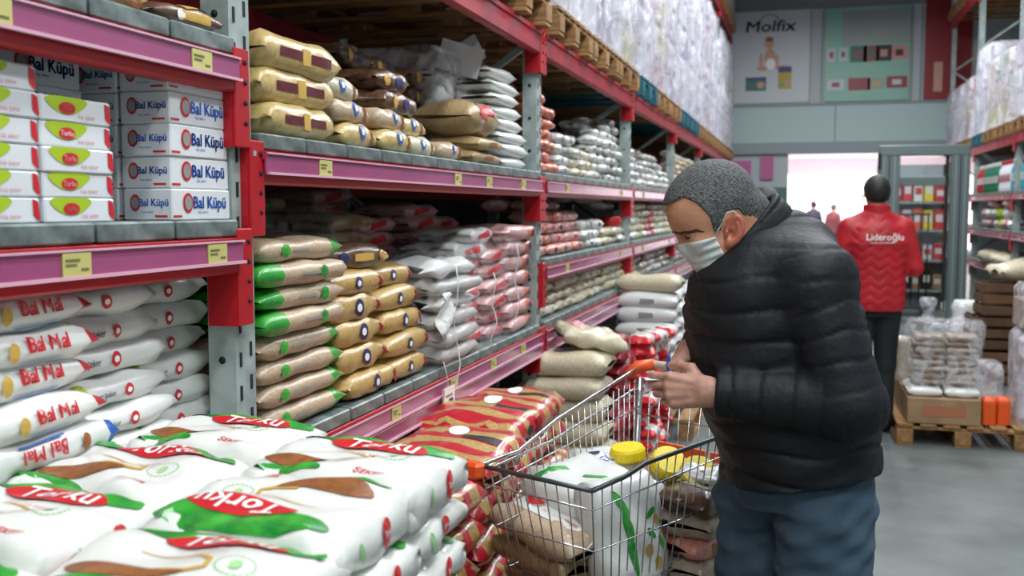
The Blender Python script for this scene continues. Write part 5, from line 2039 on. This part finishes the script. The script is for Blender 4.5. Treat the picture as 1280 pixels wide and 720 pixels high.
wall_wires(TA, TB, BA, BB, 10, (.13, .42, .72, 1), 'nose_wires')
wall_wires(TB, TD, BB, BD, 25, (.13, .42, .72, 1), 'near_side_wires')
wall_wires(TA, TC, BA, BC, 25, (.16, .42, .72, 1), 'far_side_wires')
wall_wires(TC, TD, BC, BD, 14, (.2, .5, .8, 1), 'gate_wires')
bw = MB(M['chrome'])
for k in range(10):
    t = k / 9
    bw.tube([lerp(BA, BB, t), lerp(BC, BD, t)], .0022, 5)
for k in range(9):
    t = k / 8
    bw.tube([lerp(BA, BC, t), lerp(BB, BD, t)], .0026, 5)
bw.build('bottom_wires', cart)['kind'] = 'stuff'
ch = MB(M['chrome'])
fa, fb, fc, fd = V((-.70, 2.55, .14)), V((-.44, 2.46, .14)), V((-.52, 3.22, .14)), V((-.04, 3.05, .14))
for a, b in ((fa, fc), (fb, fd), (fa, fb), (fc, fd), (fc, TC), (fd, TD), (lerp(fa, fc, .35), BA), (lerp(fb, fd, .35), BB)):
    ch.tube([a, b], .011, 8)
ch.build('chassis', cart)
for p in (fa, fb, fc, fd):
    b = MB(M['rubber'])
    b.lathe([(.03, -.014), (.058, -.013), (.062, 0), (.058, .013), (.03, .014)], 16, (p.x, p.y, .062), rot=Matrix.Rotation(PI / 2, 3, 'Y'))
    wl = b.build('wheel', cart)
    MB(M['chrome']).beam((p.x, p.y, .062), (p.x, p.y, .14), .05, .02).build('fork', wl)
b = MB(M['orange_plastic'])
b.box(TA + V((-.012, -.008, -.01)), (.062, .04, .042), rz=-.45, bev=.008)
b.build('corner_cap', cart)
b = MB(M['orange_plastic'])
dr = (TD - TC).normalized()
b.tube([TC + V((-.035, -.035, .01)), TC + V((-.005, 0, .035)), TC + dr * .05 + V((0, .02, .045))], [.016, .021, .019], 10)
b.build('handle_clip', cart)
MB(M['handle_cream']).tube([TC + dr * .04 + V((0, .02, .045)), TD + V((0, .02, .05))], .0145, 12).build('handle_bar', cart)
b = MB(M['orange_plastic'])
for t0, t1 in ((.2, .5), (.54, .92)):
    p, q = lerp(TC, TD, t0) + V((-.02, -.07, -.215)), lerp(TC, TD, t1) + V((-.02, -.07, -.215))
    b = MB(M['orange_plastic'])
    b.beam(p, q, .012, .07)
    b.build('seat_flap', cart)

# contents
def cartp(u, v, z):
    """u 0..1 across from the far to the near side, v 0..1 from nose to handle"""
    p = lerp(lerp(TA, TB, u), lerp(TC, TD, u), v)
    return (p.x, p.y, z)


RZ = math.atan2(.8, .38)
fl = [printed(130 + i, .33, .22, .085, 'bulgur', [('rect', .2, PI, 0, .08, .02, 'print_red')], pe=7, wr=.15) for i in range(2)]
item('grain_bag', fl[0], 'beige bag lying at the bottom of the trolley nose', 'bag', (-.63, 2.72, .445), RZ + 1.2, 'beige bags at the bottom of the trolley')
item('grain_bag', fl[1], 'beige bag at the bottom middle of the trolley', 'bag', (-.45, 2.78, .445), RZ, 'beige bags at the bottom of the trolley')
item('grain_bag', fl[0], 'beige bag at the bottom rear of the trolley', 'bag', (-.33, 2.98, .43), RZ + 1.5, 'beige bags at the bottom of the trolley')
item('grain_bag', fl[1], 'second beige bag above the trolley nose bottom', 'bag', (-.645, 2.66, .53), RZ + 1.35, 'beige bags at the bottom of the trolley', (.06, .0))
rdp = printed(133, .34, .24, .09, 'bulgur_light', [('rect', .1, TOP, 0, .3, .12, 'white_plastic'), ('ell', -.5, TOP, 0, .035, .035, 'print_red'), ('rect', .25, TOP + .1, 0, .14, .005, 'print_pink'), ('rect', .25, TOP - .2, 0, .14, .005, 'print_pink'), ('rect', .3, TOP - .6, 0, .1, .01, 'print_lightgreen')], pe=7, wr=.15)
item('grain_bag', rdp, 'cream bag with round red print leaning behind the trolley nose', 'bag', (-.63, 2.64, .62), RZ + PI + 1.45, 'bags in the trolley', (.1, .12))
wb = printed(134, .34, .26, .1, 'white_plastic', [('rect', .3, TOP, .4, .12, .022, 'print_green'), ('rect', -.5, TOP + .3, -.3, .03, .1, 'print_green')], pe=8, wr=.16, nS=22, nP=26, k=.5)
item('white_bag', wb, 'white bag with green ribbon print lying in the middle of the trolley', 'bag', (-.56, 2.74, .69), -.55, 'white bags in the trolley', (.1, .12))


def leafy(seed):
    b_ = Bag(.3, .24, .12, seed, pe=7, k=.55, wr=.14)
    mb = MB(M['white_plastic'])
    b_.body(mb, M['white_plastic'], nS=24, nP=28)
    for (s0, y0, rot, sx_, sy_, m_) in ((.1, .035, .1, .05, .012, 'print_green'), (.55, .045, .6, .045, .012, 'print_green'), (-.45, .03, 0, .05, .014, 'print_green'),
                                       (-.1, -.045, .9, .022, .01, 'print_green'), (-.4, -.03, .1, .02, .012, 'print_gold'), (-.3, -.08, 0, .02, .01, 'print_green'), (.1, -.085, .3, .017, .01, 'print_gold'), (-.65, -.06, 0, .018, .012, 'print_gold'), (.25, -.06, -.9, .022, .009, 'print_green')):
        f = b_.mapper(s0, TOP, 0, .0018)
        c, s = math.cos(rot), math.sin(rot)
        mb.disc(0, 0, lambda a, b, f=f: f(a * c - b * s, y0 + a * s + b * c), M[m_], rings=2, n=16, shape=blob(0, (sx_, 0), (sx_ * .5, sy_), (-sx_ * .3, sy_ * .9), (-sx_, 0), (-sx_ * .4, -sy_), (sx_ * .5, -sy_), n=16))
    return mb.mesh('bag')


lf = leafy(140)
o = obj('leaf_printed_bag', lf)
o.location = (-.335, 2.575, .605)
o.rotation_euler = Matrix(((0, .88, -.0), (0, 0, 0), (0, 0, 0))).to_euler() if False else (0, 0, 0)
# stands upright with its broad face towards the near side of the basket
n_ = Vector((.78, -.58, .25)).normalized()
up_ = Vector((-.15, .1, 1))
up_ = (up_ - n_ * up_.dot(n_)).normalized()
yy_ = n_.cross(up_)
o.rotation_euler = Matrix((up_, yy_, n_)).transposed().to_euler()
o.location = Vector((-.465, 2.635, .66)) - n_ * .03
tag(o, 'white bag with green leaves and tan spots standing against the near trolley side', 'bag', 'white bags in the trolley')
clr = printed(141, .2, .15, .07, 'white_plastic', [('txt', .1, TOP + .3, .5, 'SÜT', .05, 'print_blue'), ('ell', -.4, TOP, 0, .02, .02, 'print_navy')], pe=5, wr=.25)
item('clear_pack', clr, 'pale pack with blue print lying beside the yellow lids', 'pack', (-.56, 2.93, .73), .5, None, (.15, .1))
item('clear_pack', clr, 'pale pack with blue print under the near trolley rim by the jacket', 'pack', (-.23, 2.86, .73), 1.3, None, (.1, .3))
for k, (x, y, z, rx, ry, l) in enumerate(((-.475, 2.93, .735, .12, -.08, 'clear jar with yellow lid standing upright in the trolley'), (-.375, 2.9, .745, .6, .4, 'clear jar with yellow lid tipped over, middle of the three'), (-.275, 2.87, .735, .75, .25, 'clear jar with yellow lid lying nearest the jacket'))):
    jar = thing('jar', l, 'jar', (x, y, z), 0, 'jars with yellow lids')
    jar.rotation_euler = (rx, ry, 0)
    MB(M['jar_clear']).lathe([(.03, -.045), (.042, -.04), (.044, -.01), (.044, .045), (.036, .06)], 20).build('glass', jar)
    b = MB(M['lid_yellow'])
    b.lathe([(.05, .055), (.052, .06), (.052, .085), (.047, .093), (.02, .094)], 24, smooth=False)
    for q in range(24):
        a = q * PI / 12
        b.box((.0525 * math.cos(a), .0525 * math.sin(a), .072), (.003, .004, .02), rz=a)
    b.build('lid', jar)
dkp = [printed(145 + i, .24, .18, .07, m_, [('rect', 0, PI, 0, .1, .03, p_), ('rect', 0, TOP, 0, .1, .08, p_)], pe=5, wr=.2) for i, (m_, p_) in enumerate((('stone_bag', 'print_grey'), ('salmon_bag', 'print_brown'), ('brown_bag', 'print_grey')))]
for k, me in enumerate((0, 1, 0, 2)):
    item('pulse_pack', dkp[me], ('grey pulse pack low in the trolley beside the jeans', 'salmon pack beside the jeans', 'grey patterned pack above the salmon one in the trolley', 'dark pack topmost by the near trolley side')[k], 'pack', (-.27 + .01 * k, 2.78, .515 + .062 * k), RZ + .1 * (-1) ** k, 'packs at the rear of the trolley')
item('pulse_pack', dkp[0], 'grey pack between the leaf printed bag and the jars', 'pack', (-.42, 2.9, .6), .4, 'packs at the rear of the trolley', (.2, .3))
item('pulse_pack', dkp[2], 'dark pack under the yellow lidded jars', 'pack', (-.4, 2.98, .53), .2, 'packs at the rear of the trolley')

# ---------------------------------------------------------------- glazed frame and what stands behind it
YG = 14.2
gp = lambda x, y: pt(x, y, Y=YG)
x0, x1 = gp(1095, 300)[0], gp(1122, 300)[0]
x2, x3 = gp(1185, 300)[0], gp(1209, 300)[0]
ztp = gp(1150, 190)[2]
gf = thing('glazed_partition', 'grey metal framed glass partition at the end of the aisle', 'partition', (0, YG, 0))
for nm, a, b in (('left_post', x0, x1), ('right_post', x2, x3)):
    q = MB(M['steel_frame'])
    q.box(((a + b) / 2, 0, ztp / 2), (b - a, .12, ztp), bev=.008)
    for dx in (.25, .5, .75):
        q.box((a + (b - a) * dx, -.062, ztp / 2), (.012, .006, ztp * .96), M['hole'] if dx == .5 else M['panel_grey'])
    q.build(nm, gf)
zr, zb = gp(1150, 227)[2], gp(1150, 403)[2]
MB(M['steel_frame']).box(((x0 + x3) / 2, 0, ztp + .02), (x3 - x0, .14, .14), bev=.01).build('head_rail', gf)
MB(M['steel_frame']).box(((x1 + x2) / 2, 0, zr), (x2 - x1, .05, .11), bev=.006).build('cross_rail', gf)
MB(M['steel_frame']).box(((x1 + x2) / 2, 0, zb), (x2 - x1, .05, .1), bev=.006).build('bottom_rail', gf)
MB(M['glass']).box(((x1 + x2) / 2, 0, (zr + zb) / 2), (x2 - x1, .008, zr - zb)).build('glass_pane', gf)
MB(M['glass']).box(((x1 + x2) / 2, 0, (zr + ztp) / 2), (x2 - x1, .008, ztp - zr)).build('glass_pane', gf)
MB(M['rubber']).box((x2 - .04, .0, (ztp + .3) / 2), (.035, .07, ztp - .3)).build('dark_gasket', gf)
MB(M['rubber']).box((x0 + .01, -.07, ztp - .12), (.04, .05, .22), bev=.01).build('door_closer', gf)

sr = thing('goods_stand', 'stand of red and yellow goods seen through the glass partition', 'stand', (1.62, 16.2, 0))
for z in (.3, .75, 1.2, 1.62, 2.0):
    MB(M['galv']).box((0, 0, z), (.95, .4, .03)).build('shelf_board', sr)
for x in (-.47, .47):
    for y in (-.18, .18):
        MB(M['rubber']).box((x, y, 1.1), (.03, .03, 2.2)).build('post', sr)
MB(M['panel_grey']).box((0, .215, 1.1), (.98, .02, 2.2)).build('added_back_sheet', sr)  # sheet added to block the bright hall seen through the glass
JR = random.Random(5)
for z, ms in ((1.215, ('lid_yellow', 'print_red', 'white_plastic', 'orange_plastic')), (1.635, ('lid_yellow', 'print_red', 'print_red', 'white_plastic')), (.765, ('orange_plastic', 'white_plastic', 'print_red')), (.315, ('rubber', 'carton'))):
    for k in range(6):
        m_ = ms[k % len(ms)]
        h_ = JR.uniform(.22, .32)
        b = MB(M[m_])
        b.box((0, 0, h_ / 2), (.13, .2, h_), bev=.015)
        b.box((0, -.101, h_ * .55), (.09, .004, h_ * .35), M['white_plastic'] if m_ != 'white_plastic' else M['print_red'])
        tag(b.build('goods_pack', None, (1.25 + .15 * k, 16.16, z)), '%s pack on the stand behind the glass, %s, %s from the left' % ({'lid_yellow': 'yellow', 'print_red': 'red', 'white_plastic': 'white', 'orange_plastic': 'orange', 'rubber': 'black', 'carton': 'brown'}[m_], {1.215: 'third shelf', 1.635: 'top shelf', .765: 'second shelf', .315: 'lowest shelf'}[z], ORD[k]), 'pack', 'packs on the stand behind the glass')
rcg = thing('roll_cage', 'dark roll cage of upright bars behind the glass partition', 'roll cage', (1.45, 15.2, 0))
b = MB(M['rubber'])
for k in range(7):
    b = MB(M['rubber'])
    b.tube([(-.3 + .1 * k, 0, .12), (-.3 + .1 * k, 0, 1.45)], .012, 6)
    b.build('bar', rcg)
MB(M['rubber']).box((0, .2, .13), (.7, .5, .04)).build('base', rcg)
MB(M['rubber']).tube([(-.32, 0, 1.45), (.32, 0, 1.45)], .014, 6).build('top_rail', rcg)
for x in (-.28, .28):
    for y in (.0, .4):
        MB(M['rubber']).lathe([(.05, -.02), (.055, 0), (.05, .02)], 12, (x, y, .055), rot=Matrix.Rotation(PI / 2, 3, 'Y')).build('wheel', rcg)

# ---------------------------------------------------------------- goods on the right rack
mat('bottle_red', '#b01626', .3, coat=.4)
mat('bottle_green', '#0f6b50', .3, coat=.4)
mat('bottle_teal', '#2599a6', .3, coat=.4)
mat('bottle_purple', '#2c1e52', .3, coat=.4)
mat('bottle_white', '#d9d7de', .3, coat=.4)


def bottle(m, lab='white_plastic'):
    b = MB(M[m])
    b.lathe([(.04, 0), (.048, .01), (.05, .06), (.043, .13), (.05, .2), (.046, .26), (.02, .31), (.018, .33)], 14)
    b.lathe([(.023, .33), (.024, .335), (.024, .375), (.018, .38)], 12, m=M[lab])
    b.box((0, -.049, .16), (.05, .004, .09), M[lab])
    b.box((-.049, 0, .16), (.004, .05, .09), M[lab])
    return b.mesh('bottle')


BT = {k: bottle('bottle_' + k, 'white_plastic' if k != 'white' else 'bottle_red') for k in ('red', 'green', 'teal', 'purple', 'white')}
seq = ['purple'] * 9 + ['teal'] * 7 + ['white'] * 6 + ['green'] * 9 + ['red'] * 6
y = 10.9
for i, k in enumerate(seq):
    if y > 15.3:
        break
    if abs(y - 12.6) < .12:
        y += .2
    item('bottle', BT[k], '%s bottle in the right rack row, %s in line' % (k, ORD[i] if i < 16 else ORD[i - 16] + ' past the post' if i < 32 else ORD[i - 32] + ' at the far end'), 'bottle', (XR + .07, y, 1.74), 0, '%s bottles on the right rack' % k)
    y += .122
bagr = [small(150 + i, m_, .3, .24, .13) for i, m_ in enumerate(('white_plastic', 'sack_grey', 'pink_bag', 'print_lime'))]
for i, yb_ in enumerate([10.3 + .33 * k for k in range(6)] + [12.9 + .33 * k for k in range(6)]):
    for k in range(2 if i % 3 else 3):
        item('soft_pack', bagr[(i * 2 + k) % 3 if i != 8 else 3], '%s soft pack on the right rack, %s layer, %s stack along' % (('white', 'grey', 'pink', 'lime')[(i * 2 + k) % 3 if i != 8 else 3], ORD[k], ORD[i]), 'pack', (XR + .12 + J.uniform(-.03, .03), yb_, 1.28 + .125 * k), PI / 2 + J.uniform(-.3, .3), 'soft packs on the right rack')
rs = small(156, 'cream_bag', .42, .34, .155)
for i, yb_ in enumerate([10.25 + .46 * k for k in range(5)] + [12.95 + .46 * k for k in range(4)]):
    for k in range(1 + (i < 3)):
        item('round_sack', rs, 'plump pale sack on the low shelf of the right rack, %s layer, %s along' % (ORD[k], ORD[i]), 'sack', (XR + .08, yb_, .84 + .14 * k), PI / 2 + J.uniform(-.2, .2), 'plump sacks on the right rack')


def crate(name, label, loc, rz, L=.6, W=.4, H=.3, tilt=0, m='wood_dark', slats=3):
    t = thing(name, label, 'crate', loc, rz, 'wooden crates beside the right rack')
    t.rotation_euler = (tilt, 0, rz)
    hs = H / slats
    for k in range(slats):
        z = hs * (k + .5)
        for s_ in (-1, 1):
            MB(M[m]).box((0, s_ * W / 2, z), (L, .014, hs * .72), bev=.002).build('slat', t)
            MB(M[m]).box((s_ * L / 2, 0, z), (.014, W - .03, hs * .72), bev=.002).build('slat', t)
    for sx in (-1, 1):
        for sy in (-1, 1):
            MB(M[m]).box((sx * (L / 2 - .025), sy * (W / 2 - .022), H / 2), (.03, .03, H)).build('corner_post', t)
    for k in range(3):
        MB(M[m]).box((0, (k - 1) * W * .31, .007), (L, W * .26, .012)).build('slat', t)
    return t


cx, cy = 1.72, 9.6
k = 0
for z, row in ((0, ((0, 0), (.66, .02))), (.3, ((.05, .03), (.68, 0))), (.6, ((.12, .02),))):
    for dx, dy in row:
        crate('wooden_crate', 'brown slatted wooden crate, %s layer, %s' % (('bottom', 'middle', 'top')[int(z / .3 + .5)], 'aisle side' if dx < .4 else 'rack side'), (cx + dx, cy + dy, z), .05 * (-1) ** k)
        k += 1
cl = wavybox(.34, .36, .66, .09, 31)
mb = MB(M['white_plastic'])
mb.add(cl[0], cl[1], None, True)
tag(mb.build('white_plastic_sack', None, (1.6, 10.25, 0)), 'white plastic sack standing beside the wooden crates and the grey post', 'sack')
tag(obj('white_plastic_sack', rs, None, (1.84, 9.6, .91), .4), 'pale sack lying on top of the wooden crates', 'sack')

# ---------------------------------------------------------------- pallets on the floor at the right
G = 'floor pallets at the right edge'
place_pallet('pale wooden floor pallet under the brown striped packs', (1.04, 7.43, 0), PI / 2, G)
place_pallet('wooden floor pallet cut by the right edge', (1.87, 7.43, 0), PI / 2, G)
ZQ = .146
mat('tray_print', '#a86a4a', .6)
for i, (x, y, w_, d_, h_, l) in enumerate(((.92, 7.08, .44, .46, .17, 'open carton tray with faded red print at the front of the floor pallet'), (.92, 7.6, .44, .5, .17, 'carton tray at the back of the floor pallet'))):
    t = thing('carton_tray', l, 'box', (x, y, ZQ))
    b = MB(M['carton'])
    b.box((0, 0, h_ / 2), (w_, d_, h_), bev=.006)
    b.build('carton', t)
    MB(M['tray_print']).box((0, -d_ / 2 - .001, h_ * .5), (w_ * .6, .002, h_ * .4)).build('printed_panel', t)
fp = [printed(160 + i, .21, .2, .06, 'sack_white', [('rect', 0, -PI / 2 + PI, 0, .1, .08, 'print_grey')], pe=5, wr=.15, zone=None) for i in range(2)]
for i, (x, y) in enumerate(((.81, 6.98), (1.03, 6.98), (.81, 7.2), (1.03, 7.2))):
    item('flour_bag', fp[i % 2], 'white bag with dark underside on the carton tray, %s' % ('front left', 'front right', 'back left', 'back right')[i], 'bag', (x, y, ZQ + .17), 0, 'white bags on the carton tray')
bs = [printed(164 + i, .19, .24, .045, 'stone_bag', [('rect', 0, 0 + PI, 0, .14, .006, 'print_brown')], pe=6, wr=.2, nS=12, nP=14) for i in range(2)]
for c_ in range(2):
    for k in range(8):
        item('striped_pack', bs[k % 2], 'greyish brown pack inside the clear plastic bag, %s column, %s layer' % (('left', 'right')[c_], ORD[k]), 'pack', (.83 + .2 * c_ + J.uniform(-.008, .008), 7.08 + J.uniform(-.01, .01), ZQ + .232 + .042 * k), J.uniform(-.05, .05), 'packs in the clear plastic bag')
mb = MB(M['wrap_bag'])
vs, fs = wavybox(.46, .36, .42, .07, 41, (10, 10, 16))
mb.add(vs, fs, None, True)
for (x, y, hgt) in ((-.1, 0, .14), (.1, .05, .1)):
    mb.lathe([(.09, 0), (.05, .03), (.03, .06), (.06, hgt), (.045, hgt + .03)], 9, (x, y, .4))
o = mb.build('plastic_bag', None, (.93, 7.08, ZQ + .235))
tag(o, 'clear knotted plastic bag around the brown striped packs', 'plastic bag')
vs, fs = wavybox(.14, .2, .3, .08, 43, (8, 8, 10))
mb = MB(M['cream_bag'])
mb.add(vs, fs, None, True)
tag(mb.build('cream_sack', None, (.73, 7.62, ZQ + .17)), 'small cream sack behind the clear bag on the left', 'sack')
for i, (x, y, h_, m_, l) in enumerate(((1.2, 6.98, .17, 'orange_plastic', 'red orange pack beside the carton tray'), (1.29, 7.0, .17, 'orange_plastic', 'second red orange pack beside the carton tray'), (1.22, 7.3, .36, 'wrap', 'crumpled clear wrapped bundle behind the red orange packs'))):
    mb = MB(M[m_])
    vs, fs = wavybox(.085 if i < 2 else .2, .12 if i < 2 else .3, h_, .03, 60 + i, (6, 6, 8))
    mb.add(vs, fs, None, True)
    tag(mb.build('wrapped_pack', None, (x, y, ZQ)), l, 'pack')
wrapped_load('grey plastic wrapped goods low at the right edge', (1.62, 7.1, ZQ), ['bundle_tan', 'bundle_white'], 301, h=.3, w_=.5, d_=.42)
t = thing('wrapped_carton', 'brown carton with red print under clear plastic at the right edge', 'box', (1.6, 7.1, ZQ + .63))
MB(M['carton']).box((0, 0, .09), (.44, .38, .18), bev=.006).build('carton', t)
MB(M['tray_print']).box((.02, -.192, .09), (.3, .003, .1)).build('printed_panel', t)
vs, fs = wavybox(.46, .4, .28, .03, 66, (8, 8, 8))
mb = MB(M['wrap'])
mb.add(vs, fs, None, True)
mb.build('plastic_wrap', t)
